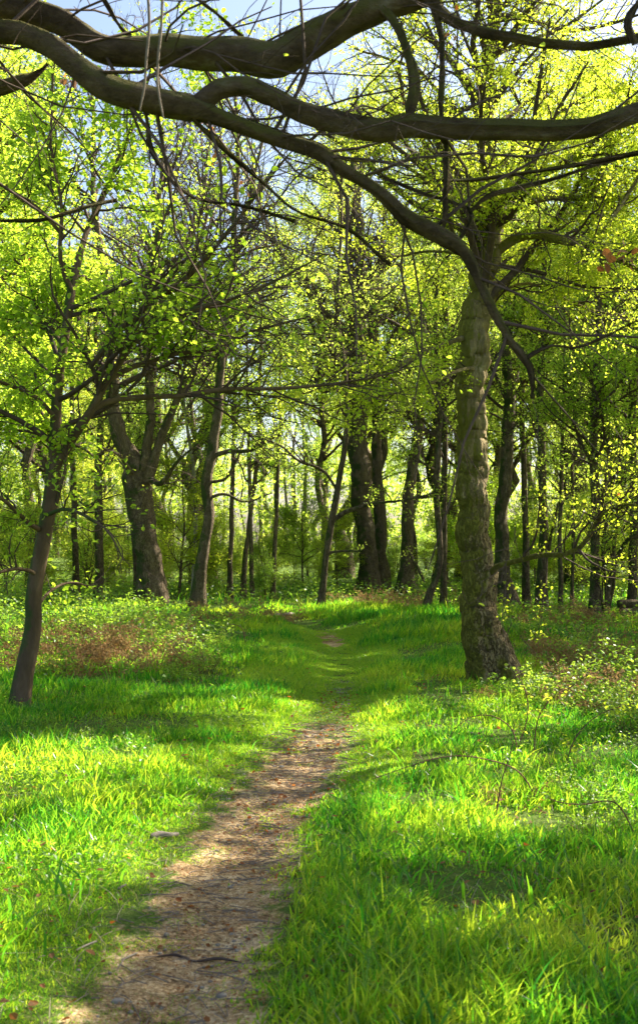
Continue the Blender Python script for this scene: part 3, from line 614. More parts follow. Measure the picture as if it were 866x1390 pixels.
# --- mid-distance trees, traced
def simple(name, label, pts, limbs=(), bark='bark_oak', leafm='leaf_wood', **kw):
    kw['nleaf'] = int(kw.get('nleaf', 9000)*1.7); kw.setdefault('lsize', .066)
    kw.setdefault('l1', (26, (.3, 1), (.16, .34))); kw.setdefault('lv', (6, 5))
    kw.setdefault('L1', (1.2, 6.))
    return build_tree(name, label, 'tree', pts, list(limbs), bark, leafm, **kw)
Yo = 34
simple('oak_tree', 'stout grey oak forking into three thick limbs at the left, behind the leaning beech', 
  [(209, 822, Yo, 43.0), (205, 790, Yo, 36.1), (200, 745, Yo, 32.7), (194, 700, Yo, 34.4), (190, 665, Yo, 36.1), (180, 638, Yo, 29.2), (168, 605, Yo, 22.4), (157, 560, Yo, 18.9), (151, 515, Yo, 16.3), (148, 440, Yo, 12.9), (138, 350, Yo, 10.3), (130, 230, Yo, 6.9), (122, 90, Yo, 3.4)],
  [[(190, 655, Yo, 22.4), (197, 620, Yo, 14.6), (203, 580, Yo, 12.9), (205, 540, Yo, 12.0), (200, 470, Yo, 10.3), (212, 400, Yo, 8.6), (215, 300, Yo, 6.9), (222, 190, Yo, 4.3), (215, 80, Yo, 2.6)],
   [(198, 655, Yo, 20.6), (212, 618, Yo, 12.9), (222, 588, Yo, 12.0), (237, 552, Yo, 10.3), (255, 510, Yo, 8.6), (290, 440, Yo, 7.7), (320, 350, Yo, 6.0), (345, 240, Yo, 4.3), (375, 120, Yo, 2.6)],
   [(203, 650, Yo, 8.6), (218, 655, Yo-1, 7.7), (232, 640, Yo-2, 6.0), (245, 622, Yo-2.5, 3.4), (270, 600, Yo-3, 2.6)],
   [(185, 650, Yo, 6.0), (165, 620, Yo-1, 5.2), (150, 612, Yo-2, 3.4), (120, 600, Yo-3, 2.6)]],
  leafm='leaf_oak', nleaf=1500, l1=(30, 0, (.2, .4)), lv=(8, 8), up=.12, flare=.7, K=18, cull=0)
simple('birch_tree', 'crooked dark birch with pale patches low on its trunk, right of the forked oak', 
  [(268, 828, 30, 22), (271, 800, 30, 18), (276, 765, 30, 17), (277, 735, 30, 15), (283, 690, 30, 14), (283, 655, 30, 15), (290, 610, 30, 14), (297, 560, 30, 13), (301, 500, 30, 12), (306, 420, 30, 10), (318, 330, 30, 8), (322, 200, 30, 6), (318, 50, 30, 3)],
  [[(286, 620, 30, 8), (310, 612, 30, 6), (340, 610, 29.5, 5), (380, 590, 29, 3)],
   [(283, 655, 30, 5), (305, 650, 30, 4), (318, 630, 30, 4), (332, 600, 30, 2)],
   [(284, 676, 30, 5), (305, 670, 30, 4), (330, 680, 30, 3), (370, 670, 30, 2)]], bark='bark_oak', nleaf=3500, lv=(7, 6), up=.1, cull=0)
simple('ash_tree', 'slim dark tree leaning right beside the bend where the path disappears', 
  [(434, 826, 30, 12), (438, 790, 30, 9), (444, 740, 30, 9), (450, 705, 30, 9), (457, 675, 30, 9), (462, 645, 30, 8), (469, 590, 30, 7), (470, 520, 30, 6), (460, 430, 30, 5), (462, 320, 30, 4), (468, 180, 30, 2)],
  [[(455, 704, 30, 7), (468, 695, 30, 6), (490, 688, 29.7, 5), (515, 683, 29.5, 4), (545, 680, 29, 3), (590, 670, 28.5, 2)],
   [(449, 750, 30, 4), (465, 748, 29.5, 3), (490, 749, 29, 2)],
   [(459, 668, 30, 4), (440, 640, 30, 4), (410, 628, 29.5, 4), (380, 605, 29, 3), (340, 590, 29, 2)]], bark='bark_oak', nleaf=2600, up=.1, cull=0, l1=(20, 0, (.2, .36)))
simple('oak_tree', 'massive dark oak trunk straight beyond the end of the path, twin-headed crown', 
  [(500, 803, 42, 34), (498, 770, 42, 25), (496, 720, 42, 24), (492, 680, 42, 26), (489, 630, 42, 27), (487, 560, 42, 26), (486, 500, 42, 23), (486, 430, 42, 19), (488, 340, 42, 15), (480, 240, 42, 9), (482, 120, 42, 4)],
  [[(486, 495, 42, 16), (468, 455, 42, 14), (452, 432, 42, 12), (438, 420, 42, 10), (410, 380, 41, 8), (370, 320, 41, 5), (340, 240, 41, 3)],
   [(487, 430, 42, 12), (512, 390, 42, 10), (530, 330, 42, 8), (560, 260, 42, 4)],
   [(488, 560, 42, 9), (460, 530, 41, 8), (420, 530, 40, 6), (380, 545, 39, 4)],
   [(485, 480, 42, 10), (450, 470, 41, 8), (440, 440, 41, 6)]], leafm='leaf_oak', nleaf=2600, l1=(28, 0, (.2, .4)), lv=(8, 8), cull=0, K=18, flare=.5)
simple('oak_tree', 'mossy upright oak trunk close behind the massive trunk beyond the path', 
  [(518, 803, 43.5, 22), (516, 760, 43.5, 15), (515, 690, 43.5, 14), (512, 610, 43.5, 14), (509, 520, 43.5, 12), (512, 430, 43.5, 9), (520, 300, 43.5, 5), (524, 180, 43.5, 3)], [], nleaf=6000, cull=0)
simple('oak_tree', 'grey trunk rising from brown undergrowth between the massive oak and the twisted pair', 
  [(552, 800, 40, 26), (552, 770, 40, 18), (554, 710, 40, 16), (558, 650, 40, 15), (565, 600, 40, 14), (570, 520, 40, 12), (572, 420, 40, 9), (580, 300, 40, 6), (582, 160, 40, 3)],
  [[(553, 745, 38.5, 4), (562, 760, 38, 4), (575, 790, 37.5, 4)]], nleaf=6500, cull=0)
simple('birch_tree', 'twisted thin dark trunk kinked at its foot, left one of a close pair', 
  [(578, 828, 29.6, 13), (583, 806, 29.6, 10), (592, 785, 29.6, 9), (596, 765, 29.6, 9), (595, 720, 29.6, 8), (593, 680, 29.6, 8), (595, 610, 29.6, 8), (594, 540, 29.6, 7), (590, 440, 29.6, 5), (598, 320, 29.6, 3), (600, 200, 29.6, 2)],
  [[(594, 640, 29.6, 4), (570, 625, 29, 3), (540, 600, 28.5, 2)], [(594, 590, 29.6, 4), (560, 560, 29, 3), (520, 560, 28.5, 2)]], nleaf=4500, cull=.5, l1=(22, 0, (.16, .3)))
simple('birch_tree', 'straight thin dark trunk, right one of the close twisted pair', 
  [(601, 824, 30.4, 11), (602, 790, 30.4, 9), (603, 740, 30.4, 8), (603, 670, 30.4, 8), (604, 600, 30.4, 8), (601, 520, 30.4, 7), (606, 420, 30.4, 5), (608, 250, 30.4, 3)],
  [[(603, 700, 30.4, 4), (625, 670, 30, 3), (640, 640, 29, 2)]], nleaf=4500, cull=.5, l1=(22, 0, (.16, .3)))
simple('pine_tree', 'broad dark trunk half hidden directly behind the tall old birch', 
  [(690, 828, 30, 32), (684, 800, 30, 24), (679, 755, 30, 20), (679, 700, 30, 18), (684, 620, 30, 17), (688, 540, 30, 15), (690, 440, 30, 12), (694, 320, 30, 8), (698, 180, 30, 4)], [], nleaf=7000, cull=.35)
simple('birch_tree', 'slim dark upright trunk first to the right of the old birch', 
  [(714, 826, 30.5, 12), (713, 790, 30.5, 10), (713, 720, 30.5, 9), (711, 640, 30.5, 8), (708, 560, 30.5, 7), (712, 440, 30.5, 5), (716, 300, 30.5, 3)], [], nleaf=6000, cull=.35)
simple('ash_tree', 'thicker forked-looking grey trunk second to the right of the old birch', 
  [(734, 832, 28.5, 18), (734, 800, 28.5, 14), (736, 750, 28.5, 13), (737, 700, 28.5, 12), (735, 620, 28.5, 11), (733, 540, 28.5, 10), (738, 430, 28.5, 8), (742, 280, 28.5, 4)],
  [[(737, 765, 28.5, 6), (745, 745, 28.5, 5), (748, 720, 28.4, 4), (758, 680, 28.2, 3)]], nleaf=6500, cull=.35)
simple('birch_tree', 'narrow pole-like trunk left of the big far trunk on the right', 
  [(760, 834, 27.5, 8), (760, 790, 27.5, 7), (759, 740, 27.5, 6), (762, 660, 27.5, 5), (764, 560, 27.5, 4), (766, 420, 27.5, 2)], [], nleaf=2600, cull=.35, l1=(16, 0, (.14, .28)))
simple('birch_tree', 'thinnest pole-like stem leaning slightly in front of the big far trunk on the right', 
  [(775, 832, 28, 6), (776, 790, 28, 5), (778, 730, 28, 5), (777, 650, 28, 4), (774, 560, 28, 3), (772, 450, 28, 2)], [], nleaf=2200, cull=.35, l1=(14, 0, (.14, .28)))
simple('oak_tree', 'big broad grey trunk far back on the right among pole stems', 
  [(788, 799, 46, 34), (787, 780, 46, 27), (786, 740, 46, 25), (784, 680, 46, 25), (781, 610, 46, 24), (785, 540, 46, 22), (783, 440, 46, 18), (790, 320, 46, 11), (794, 160, 46, 5)],
  [[(784, 520, 46, 10), (810, 480, 46, 8), (850, 450, 45, 5)], [(784, 470, 46, 9), (750, 420, 46, 7), (720, 380, 46, 4)]], nleaf=7000, cull=.5, K=18)
simple('birch_tree', 'dark straight trunk near the right edge, left of the log pile', 
  [(807, 838, 26.5, 18), (806, 810, 26.5, 14), (807, 752, 26.5, 12), (808, 690, 26.5, 12), (806, 620, 26.5, 11), (808, 540, 26.5, 10), (812, 430, 26.5, 8), (816, 280, 26.5, 5)], [], nleaf=6000, cull=.4)
simple('hazel_tree', 'small many-stemmed hazel fanning out beside the log pile', 
  [(822, 836, 26.5, 7), (826, 800, 26.5, 6), (836, 760, 26.3, 6), (850, 735, 26, 5), (880, 715, 25.8, 3)],
  [[(822, 830, 26.5, 5), (820, 790, 26.5, 4), (818, 740, 26.5, 4), (826, 680, 26.5, 3), (824, 600, 26.5, 2)], [(824, 832, 26.6, 6), (832, 790, 26.6, 5), (834, 740, 26.6, 5), (842, 670, 26.6, 4), (838, 590, 26.6, 2)], [(820, 832, 26.5, 4), (811, 790, 26.5, 4), (806, 740, 26.5, 3), (795, 690, 26.4, 2)]],
  nleaf=2500, cull=.4, l1=(10, 0, (.3, .5)), lv=(5, 5), L1=(.4, 2.), lsize=.06)
simple('birch_tree', 'tall trunk cut by the right edge of the picture, behind the log pile', 
  [(858, 822, 31, 15), (858, 780, 31, 13), (860, 700, 31, 12), (857, 600, 31, 11), (862, 500, 31, 9), (866, 350, 31, 5), (872, 200, 31, 3)], [], nleaf=7000, cull=.4)
simple('birch_tree', 'straight brownish trunk left of the forked oak, seen through the beech leaves', 
  [(135, 818, 36, 14), (135, 780, 36, 12), (136, 720, 36, 11), (134, 650, 36, 10), (136, 560, 36, 8), (130, 440, 36, 5), (132, 320, 36, 3)], [], nleaf=5000, cull=0)
simple('birch_tree', 'thin white-barked birch stem between the forked oak and the crooked birch', 
  [(262, 812, 38, 6), (264, 760, 38, 6), (266, 700, 38, 5), (263, 640, 38, 5), (255, 580, 38, 4), (248, 530, 38, 3), (246, 430, 38, 2)], [], bark='bark_pale', nleaf=3500, cull=0, l1=(16, 0, (.14, .28)))
for lab, pxb, dd, wb, top in (('slender young trunk just right of the crooked birch', 312, 6, 7, 470), ('slender trunk leaning right in the thicket left of the path bend', 330, 20, 7, 480), ('slender upright trunk in the thicket nearest the path bend', 343, -6, 6, 500),
                        ('thin leaning trunk close to the left foot of the forked oak', 186, -10, 6, 500), ('grey pole trunk at the far left behind the leaning beech', 104, -6, 9, 420), ('slim pole trunk half way between the leaning tree and the crooked birch', 371, 8, 6, 480)):
    Yb = 37+2*rng.uniform(-1, 1)
    simple('birch_tree', lab, [(pxb, 815, Yb, wb*1.5), (pxb+dd*.1, 780, Yb, wb), (pxb+dd*.5, 700, Yb, wb*.9), (pxb+dd, 600, Yb, wb*.75), (pxb+dd*1.2, top, Yb, wb*.5), (pxb+dd*1.5, top-110, Yb, 2)], [], nleaf=3500, cull=0, l1=(16, 0, (.14, .28)), group='slender trees of the middle distance')

# --- prototypes copied for the further wood
HIDE = []
def proto(name, H, r, l1, lv, nleaf, leafm, lsize, trng, rel, bark='bark_oak', L1=(.6, 6), lean=.03, ang1=(40, 75), stems=1, up=.12, flat=.4):
    org = np.array([0, 0, 0.])
    root = empty(name, (0, 0, 0))
    G = Geo(); tl = []
    for s in range(stems):
        n = 26; a = rng.uniform(0, 6.28); sp = 0 if stems == 1 else rng.uniform(.12, .4)
        z = np.linspace(-.15, H*rng.uniform(.75, 1), n)
        P = np.stack([np.cos(a)*sp*z*1.0+(fbm(z*.5, z*0+s*7.7+H, 2)-.5)*r*7+lean*z, np.sin(a)*sp*z*1.0+(fbm(z*.5, z*0+s*3.1+H, 4)-.5)*r*7, z], -1)
        R = r*(1-.93*np.linspace(0, 1, n)**.9); R[0] *= 1.5; R[1] *= 1.2
        tubes(G, P[None], R[None], 9, lump=.12); tl.append((P[None], R[None]))
    tr = cat(tl)
    link('trunk', G.mesh('trunk', [M[bark]], True), root)
    a = spawn(tr, l1, t=trng, rel=rel, L=L1, ang=ang1, S=8, up=up, jit=.17)
    b2 = spawn(a, l1*lv[0], t=(.2, 1), rel=(.3, .55), L=(.2, 2.5), ang=(30, 65), S=6, up=.08, jit=.2)
    b3 = spawn(cat([a, b2]), l1*lv[0]*lv[1], t=(.15, 1), rel=(.25, .5), L=(.2, 1.3), ang=(25, 60), S=4, up=.05, jit=.22, rmin=.004, slim=.006)
    G = Geo(); tubes(G, *a, 5); tubes(G, *b2, 4); tubes(G, *b3, 3)
    link('twigs', G.mesh('twigs', [M['twig']], True), root)
    if nleaf:
        G = Geo(); leaves(G, cluster(pts_on(cat([b2, b3]), nleaf//4, (.2, 1), .05), 4, lsize*1.3), lsize, 'quad', flat=flat)
        link('foliage', G.mesh('foliage', [M[leafm]], False), root)
    return root
PR = {
 'tall': [proto('birch_tree', 17, .17, 34, (6, 5), 46000, 'leaf_wood', .068, (.25, 1), (.15, .3)), proto('birch_tree', 19, .2, 38, (6, 5), 52000, 'leaf_birch', .068, (.3, 1), (.16, .3), lean=-.03), proto('birch_tree', 15, .13, 30, (6, 5), 40000, 'leaf_wood', .065, (.2, 1), (.14, .28), lean=.05)],
 'bare': [proto('oak_tree', 18, .32, 34, (8, 8), 1800, 'leaf_oak', .08, (.25, 1), (.25, .5), ang1=(40, 80)), proto('oak_tree', 16, .26, 32, (8, 8), 2500, 'leaf_oak', .08, (.3, 1), (.25, .5), lean=-.04)],
 'sap': [proto('sapling', 5.5, .045, 26, (5, 5), 15000, 'leaf_birch', .058, (.15, 1), (.25, .45), L1=(.3, 2.2), ang1=(45, 85), up=.05, flat=.7), proto('sapling', 4.2, .035, 22, (5, 5), 13000, 'leaf_beech', .058, (.15, 1), (.3, .5), L1=(.3, 2), ang1=(45, 85), up=.02, flat=.7)],
 'bush': [proto('shrub', 2.0, .025, 26, (5, 4), 8000, 'leaf_bramble', .05, (.1, 1), (.3, .6), L1=(.2, 1.2), stems=6, up=.05), proto('shrub', 2.7, .03, 30, (5, 4), 9000, 'leaf_wood', .05, (.1, 1), (.3, .6), L1=(.2, 1.4), stems=6, up=.05)],
}
used = set()
def place(kind, i, x, y, sc, label, cat_, group):
    p = PR[kind][i % len(PR[kind])]
    key = (kind, i % len(PR[kind]))
    if key in used: o = copy_tree(p)
    else: o = p; used.add(key)
    o.location = (x, y, float(ground(x, y))); o.rotation_euler = (0, 0, rng.uniform(0, 6.28)); o.scale = (sc, sc, sc*rng.uniform(.9, 1.1))
    tag(o, label, cat_, group)
    return o
def poisson(n, y0, y1, slope, pad, dmin, avoid=None):
    out = []
    tries = 0
    while len(out) < n and tries < n*80:
        tries += 1
        y = rng.uniform(y0, y1); x = rng.uniform(-1, 1)*(slope*y+pad)
        if avoid and avoid(x, y): continue
        if all((x-a)**2+(y-b)**2 > dmin**2 for a, b in out): out.append((x, y))
    return out
def side(x, y):
    px = x*F/y+433
    return 'at the far left' if px < 130 else 'behind the forked oak' if px < 260 else 'left of the path bend' if px < 420 else 'beyond the path end' if px < 600 else 'behind the old birch' if px < 730 else 'behind the right-hand pole trunks'
for k, (x, y) in enumerate(poisson(22, 44, 66, .34, 3, 2.6, avoid=lambda x, y: 140 < x*F/y+433 < 440)):
    place('tall', k, x, y, rng.uniform(1.0, 1.4), 'slim leafy birch in the nearer ranks of the far wood, '+side(x, y), 'tree', 'slim birches of the nearer far wood')
for k, (x, y) in enumerate(poisson(13, 44, 64, .33, 2, 4.2)):
    place('bare', k, x, y, rng.uniform(1.0, 1.4), 'bare-twigged spreading oak in the far wood, '+side(x, y), 'tree', 'bare oaks of the far wood')
for k, (x, y) in enumerate(poisson(28, 68, 105, .36, 8, 3.2)):
    place('tall', k+1, x, y, rng.uniform(.9, 1.25), 'slim tree in the furthest ranks of the wood, '+side(x, y), 'tree', 'trees of the furthest ranks')
for k, (x, y) in enumerate(poisson(44, 33, 56, .33, 1, 2.2, avoid=lambda x, y: (abs(x*F/y+433-450) < 60 and y < 38) or (470 < x*F/y+433 < 620 and y < 46) or (150 < x*F/y+433 < 235 and y < 40))):
    place('sap', k, x, y, rng.uniform(.7, 1.25), 'fresh yellow-green leafy sapling in the understorey, '+side(x, y), 'sapling', 'saplings of the understorey')
for k, (x, y) in enumerate(poisson(46, 35, 75, .34, 2, 1.8, avoid=lambda x, y: (470 < x*F/y+433 < 620 and y < 45) or (150 < x*F/y+433 < 235 and y < 38) or (420 < x*F/y+433 < 470 and y < 42))):
    place('bush', k, x, y, rng.uniform(.6, 1.3), 'low leafy shrub on the wood floor, '+side(x, y), 'shrub', 'shrubs under the far trees')
# trees out of frame to the right: they shade the path and the left bank
for k, (x, y, s) in enumerate([(18, 32, 1), (21, 24, 1), (14.5, 38, 1)]):
    place('tall', k, x, y, s, 'birch standing out of frame to the right of the picture', 'tree', 'birches right of the frame')
for k, (x, y, s) in enumerate([(-13, 34, 1), (-12, 21, 1)]):
    place('tall', k+1, x, y, s, 'birch standing out of frame to the left of the picture', 'tree', 'birches left of the frame')

# far-off wood closing the view, reads as one mass
G = Geo(); n = 60000
x = rng.uniform(-60, 60, n); y = rng.uniform(108, 135, n)
top = 3+12*fbm(x*.12, y*.05, 71, 4)
z = ground(x, y)+top*rng.uniform(0, 1, n)**.8
cl = fbm(x*.35+z*.2, z*.45, 73, 3); kk = rng.uniform(0, 1, n) < np.clip((cl-.3)*4, .15, 1); x, y, z = x[kk], y[kk], z[kk]
leaves(G, np.stack([x, y, z], -1), .42, 'quad', flat=.4)
n = 160; x = rng.uniform(-60, 60, n); y = rng.uniform(106, 130, n); S = 8
P = np.stack([np.stack([x+rng.normal(0, .1, n)+k*rng.normal(0, .05, n), y, ground(x, y)-.2+k*2.2], -1) for k in range(S)], 1)
tubes(G, P, rng.uniform(.12, .3, (n, 1))*np.linspace(1, .3, S)[None], 5, m=1)
tag(link('distant_wood', G.mesh('distant_wood', [M['leaf_wood'], M['bark_oak']], False)), 'hazy green mass of far-off woodland closing the view', 'woodland', kind='stuff')

# leafy trees added out of frame sunward to cast shade, left pair for foliage; gaps in their crowns let sun onto the grass
def offtree(label, x, y, H, r, nleaf, z0, rad, cull=1.0, ls=.075):
    px = x*F/y+433; f = lambda z: HOR-(z-CAMZ)*F/y
    pts = [(px, f(0), y, r*2*F/y*1.4), (px, f(.8), y, r*2*F/y), (px+10, f(H*.3), y, r*1.7*F/y), (px-5, f(H*.6), y, r*1.1*F/y), (px+5, f(H), y, r*.3*F/y)]
    return build_tree('shade_or_fill_hornbeam', label, 'tree', pts, [], 'bark_beech', 'leaf_beech', l1=(44, 0, (.25, .45)), lv=(6, 6), nleaf=nleaf, lsize=ls, cull=cull, trng=(z0/H, 1), L1=(rad*.5, rad), group=None, ang1=(55, 90), up=.08, flat=.6)
offtree('leafy hornbeam added for shade just out of frame right of the foreground grass', 6.6, 9.0, 9.5, .14, 70000, 3.2, 3.0)
offtree('leafy hornbeam out of frame left, its crown filling the upper left behind the beech', -6.6, 17.0, 13, .17, 95000, 3.0, 3.8, cull=0, ls=.06)
offtree('leafy hornbeam out of frame left, standing further back behind the beech', -9.3, 26.0, 17, .19, 80000, 4.0, 4.6, cull=0, ls=.075)
offtree('leafy hornbeam added for shade out of frame beyond the right edge, level with the old birch', 9.0, 15.0, 13, .18, 60000, 3.5, 4.2, ls=.085)
offtree('leafy hornbeam added for shade out of frame beyond the right edge, level with the log pile', 12.0, 23.0, 15, .2, 60000, 3.5, 4.6, ls=.095)
offtree('leafy hornbeam added for shade out of frame right, just behind the level of the log pile', 8.9, 22.0, 12, .18, 85000, 3.5, 3.4, ls=.085)
offtree('tall leafy hornbeam added for shade out of frame right, its crown held high', 9.9, 28.5, 17, .2, 70000, 6.5, 4.4, ls=.09)
offtree('spreading hornbeam added for shade out of frame right, far behind the log pile', 13.5, 36.0, 16, .2, 60000, 3.5, 5.0, ls=.10)
offtree('tall leafy hornbeam added for shade out of frame behind the log pile', 15.5, 31.0, 16, .2, 60000, 3.0, 5.0, ls=.10)

# ------------------------------------------------------------------ undergrowth
def bracken_proto(n=26, R=.45):
    root = empty('dead_bracken', (0, 0, 0)); G = Geo()
    a = rng.uniform(0, 6.28, n); rr = rng.uniform(0, .25, n); le = rng.uniform(.35, .85, n); S = 8
    P = np.zeros((n, S, 3)); d = norm(np.stack([np.cos(a)*.7, np.sin(a)*.7, rng.uniform(.3, 1.1, n)], -1))
    P[:, 0] = np.stack([np.cos(a)*rr, np.sin(a)*rr, np.full(n, -.02)], -1)
    for s in range(1, S):
        d = norm(d+.16*rng.normal(size=(n, 3))+np.array([0, 0, -.22])); P[:, s] = P[:, s-1]+d*(le/(S-1))[:, None]
    P[:, :, 2] = np.maximum(P[:, :, 2], .02); P[:, 0, 2] = -.02
    b = (P, np.full((n, S), .0035)*np.linspace(1, .3, S)[None]); tubes(G, *b, 4)
    c = spawn(b, n*12, t=(.3, 1), rel=(.15, .35), L=(.05, .2), ang=(50, 85), S=4, up=-.1, jit=.3, rmin=.0012); tubes(G, *c, 3)
    link('stems', G.mesh('stems', [M['bracken']], True), root)
    G = Geo(); leaves(G, pts_on(c, n*75, (.1, 1), .012), .028, 'quad', flat=.1, asp=.8, droop=.5)
    link('fronds', G.mesh('fronds', [M['bracken']], False), root)
    return root
def plant_proto(name, n=14, H=.45, nl=220, ls=.05, lm='leaf_bramble'):
    root = empty(name, (0, 0, 0)); G = Geo()
    a = rng.uniform(0, 6.28, n); S = 7; le = rng.uniform(.5, 1.2, n)*H*1.3
    P = np.zeros((n, S, 3)); d = norm(np.stack([np.cos(a)*.5, np.sin(a)*.5, rng.uniform(.5, 1.4, n)], -1)); P[:, 0] = np.stack([np.cos(a)*.08, np.sin(a)*.08, np.full(n, -.02)], -1)
    for s in range(1, S):
        d = norm(d+.15*rng.normal(size=(n, 3))+np.array([0, 0, -.13])); P[:, s] = P[:, s-1]+d*(le/(S-1))[:, None]
    P[:, 1:, 2] = np.maximum(P[:, 1:, 2], .02)
    b = (P, np.full((n, S), .0028)*np.linspace(1, .4, S)[None]); tubes(G, *b, 4)
    c = spawn(b, n*5, t=(.25, 1), rel=(.2, .4), L=(.05, .2), ang=(40, 80), S=4, up=.1, jit=.25, rmin=.001); tubes(G, *c, 3)
    link('stems', G.mesh('stems', [M['bramble_stem']], True), root)
    G = Geo(); leaves(G, pts_on(cat([c, c, b]), nl, (.3, 1), .02), ls, 'hex', flat=.65)
    link('foliage', G.mesh('foliage', [M[lm]], False), root)
    return root
BR = [bracken_proto(), bracken_proto(20)]
BP = [plant_proto('bramble_bush', 20, .42, 620, .042), plant_proto('bramble_bush', 16, .35, 480, .045), plant_proto('bramble_bush', 24, .5, 800, .042)]
usedp = set()
def put(protos, k, px, py, sc, label, cat_, group, xy=None):
    p = protos[k % len(protos)]
    if p.name in usedp: o = copy_tree(p)
    else: o = p; usedp.add(p.name)
    x, y = xy if xy else gpx(px, py)
    sc *= 1.35 if py < 960 else 1.0
    o.location = (x, y, float(ground(x, y))); o.rotation_euler = (0, 0, rng.uniform(0, 6.28)); o.scale = (sc,)*3
    return tag(o, label, cat_, group)
k = 0
for (px, py, sc) in [(70, 905, 1.0), (105, 900, 1.1), (140, 905, 1.1), (165, 897, 1.2), (195, 903, 1.1), (220, 900, .9), (120, 885, 1.1), (180, 880, 1.), (85, 885, 1), (210, 884, .8), (150, 912, .8)]:
    put(BR, k, px, py, sc, 'dead brown bracken in the sunlit mound behind the leaning beech', 'bracken', 'bracken of the left mound'); k += 1
for (px, py, sc) in [(775, 915, 1), (800, 905, 1.1), (830, 915, 1.1), (855, 905, 1.2), (845, 935, 1), (790, 890, 1),  (740, 880, .8), (810, 938, .7), (862, 955, 1)]:
    put(BR, k, px, py, sc, 'dead brown bracken among the brambles at the right edge', 'bracken', 'bracken at the right edge'); k += 1
for (px, py, sc) in [(540, 824, 1.1), (560, 822, 1.1), (520, 822, 1), (500, 823, 1), (640, 824, 1.1), (480, 821, .9), (760, 848, 1), (720, 850, 1), (800, 850, 1.1), (300, 835, 1), (350, 838, 1), (260, 840, 1), (385, 832, .8)]:
    put(BR, k, px, py, sc, 'dead brown bracken under the trees beyond the grass', 'bracken', 'bracken under the trees'); k += 1
put(BR, 0, 690, 945, .5, 'small tuft of dry brown bracken at the foot of the old birch', 'bracken', None)
put(BR, 1, 770, 1035, .45, 'small brown dead bracken tuft in the sunlit grass on the right', 'bracken', None)
put(BR, 0, 700, 1075, .45, 'crumpled brown bracken scrap below the arching bramble cane', 'bracken', None)
k = 0
for (px, py, sc) in [(60, 882, .9), (95, 875, 1), (130, 872, 1), (165, 873, 1), (200, 878, 1), (230, 890, .8), (260, 898, .8), (40, 895, .8), (115, 895, .8), (275, 885, .8), (75, 920, .7), (20, 880, 1), (150, 890, .8), (240, 920, .5), (280, 910, .6)]:
    put(BP, k, px, py, sc, 'sunlit yellow-green bramble bush in the mound behind the leaning beech', 'bramble', 'brambles of the left mound'); k += 1
for (px, py, sc) in [(700, 940, .6), (730, 945, .6), (760, 950, .7), (800, 955, .7), (840, 965, .8), (860, 985, .8), (780, 925, .7), (820, 925, .9), (700, 870, .8), (860, 920, 1), (770, 895, .8)]:
    put(BP, k, px, py, sc, 'leafy bramble bush in the tangle right of the old birch', 'bramble', 'brambles right of the birch'); k += 1
for (px, py, sc) in [(60, 985, .35), (110, 1000, .35), (160, 985, .35), (20, 1000, .4), (210, 1000, .3), (760, 1060, .45), (800, 1080, .45), (840, 1050, .5), (720, 1045, .35), (850, 1110, .4), (790, 1110, .35)]:
    put(BP, k, px, py, sc, 'low bramble seedling patch in the foreground grass, '+('left' if px < 400 else 'right')+' of the path', 'bramble', 'bramble seedlings in the grass'); k += 1
# far undergrowth: low mixed ground cover
gu = Geo(); gst = Geo()
n = 52000; y = rng.uniform(13, 60, n)**1.0; x = rng.uniform(-1, 1, n)*(.33*y+1)
u = undergrowth(x, y); cl = fbm(x*.9, y*.9, 66, 3)
kk = rng.uniform(0, 1, n) < u*np.clip((cl-.32)*4, .1, 1)*np.where(np.abs(path_d(x, y)) < .8, .1, 1); x, y, cl = x[kk], y[kk], cl[kk]
z = ground(x, y)+rng.uniform(.03, .75, len(x))*np.clip(cl*1.2-.1, .15, 1)*np.clip(y/30, .5, 1.1)
leaves(gu, np.stack([x, y, z], -1), .06+.0012*y, 'quad', flat=.7)
n = 26000; y = rng.uniform(4, 13.5, n); x = rng.uniform(-1, 1, n)*(.33*y+.9); d = path_d(x, y)
c2 = fbm(x*1.1+8, y*1.1, 88, 3); kk = (rng.uniform(0, 1, n) < np.clip((c2-.52)*9, 0, 1)*np.where(d < 0, 1, .45))*(np.abs(d) > .55); x, y = x[kk], y[kk]
x = np.repeat(x, 3)+rng.normal(0, .02, 3*len(x)); y = np.repeat(y, 3)+rng.normal(0, .02, 3*len(y))
leaves(gu, np.stack([x, y, ground(x, y)+rng.uniform(.02, .13, len(x))], -1), .032, 'quad', flat=.75)
tag(link('ground_cover', gu.mesh('ground_cover', [M['leaf_bramble']], False)), 'low leafy ground cover spreading under the distant trees', 'ground cover', kind='stuff')

# arching bramble canes in the sunlit grass
def cane(label, lst, nl=26, ls=.035, thorn=True, leafm='leaf_bramble'):
    P = [W(a, b, c*.93) for a, b, c in lst]; n = 30
    # foot on the ground
    foot = P[0]; foot[2] = float(ground(foot[0], foot[1]))-.02
    P, R = smooth_path(P, np.linspace(.0048, .0022, len(P)), n)
    root = empty('bramble_cane', (foot[0], foot[1], foot[2]+.02)); tag(root, label, 'bramble'); org = np.array(root.location)
    G = Geo(); tubes(G, P[None], R[None], 6)
    c = spawn((P[None], R[None]), 14, t=(.2, 1), rel=(.08, .2), L=(.04, .2), ang=(40, 80), S=4, up=.1, rmin=.001); tubes(G, *c, 4)
    link('stem', G.mesh('stem', [M['bramble_stem']], True, org), root)
    if nl:
        G = Geo(); leaves(G, pts_on(c, nl, (.4, 1), .012), ls, 'hex', flat=.7); link('foliage', G.mesh('foliage', [M[leafm]], False, org), root)
    return root
cane('long reddish bramble cane arching low over the grass towards the path', [(735, 1066, 8.2), (700, 1045, 8.15), (660, 1031, 8.1), (620, 1026, 8.1), (590, 1030, 8.1), (550, 1042, 8.1), (505, 1058, 8.1)], nl=8)
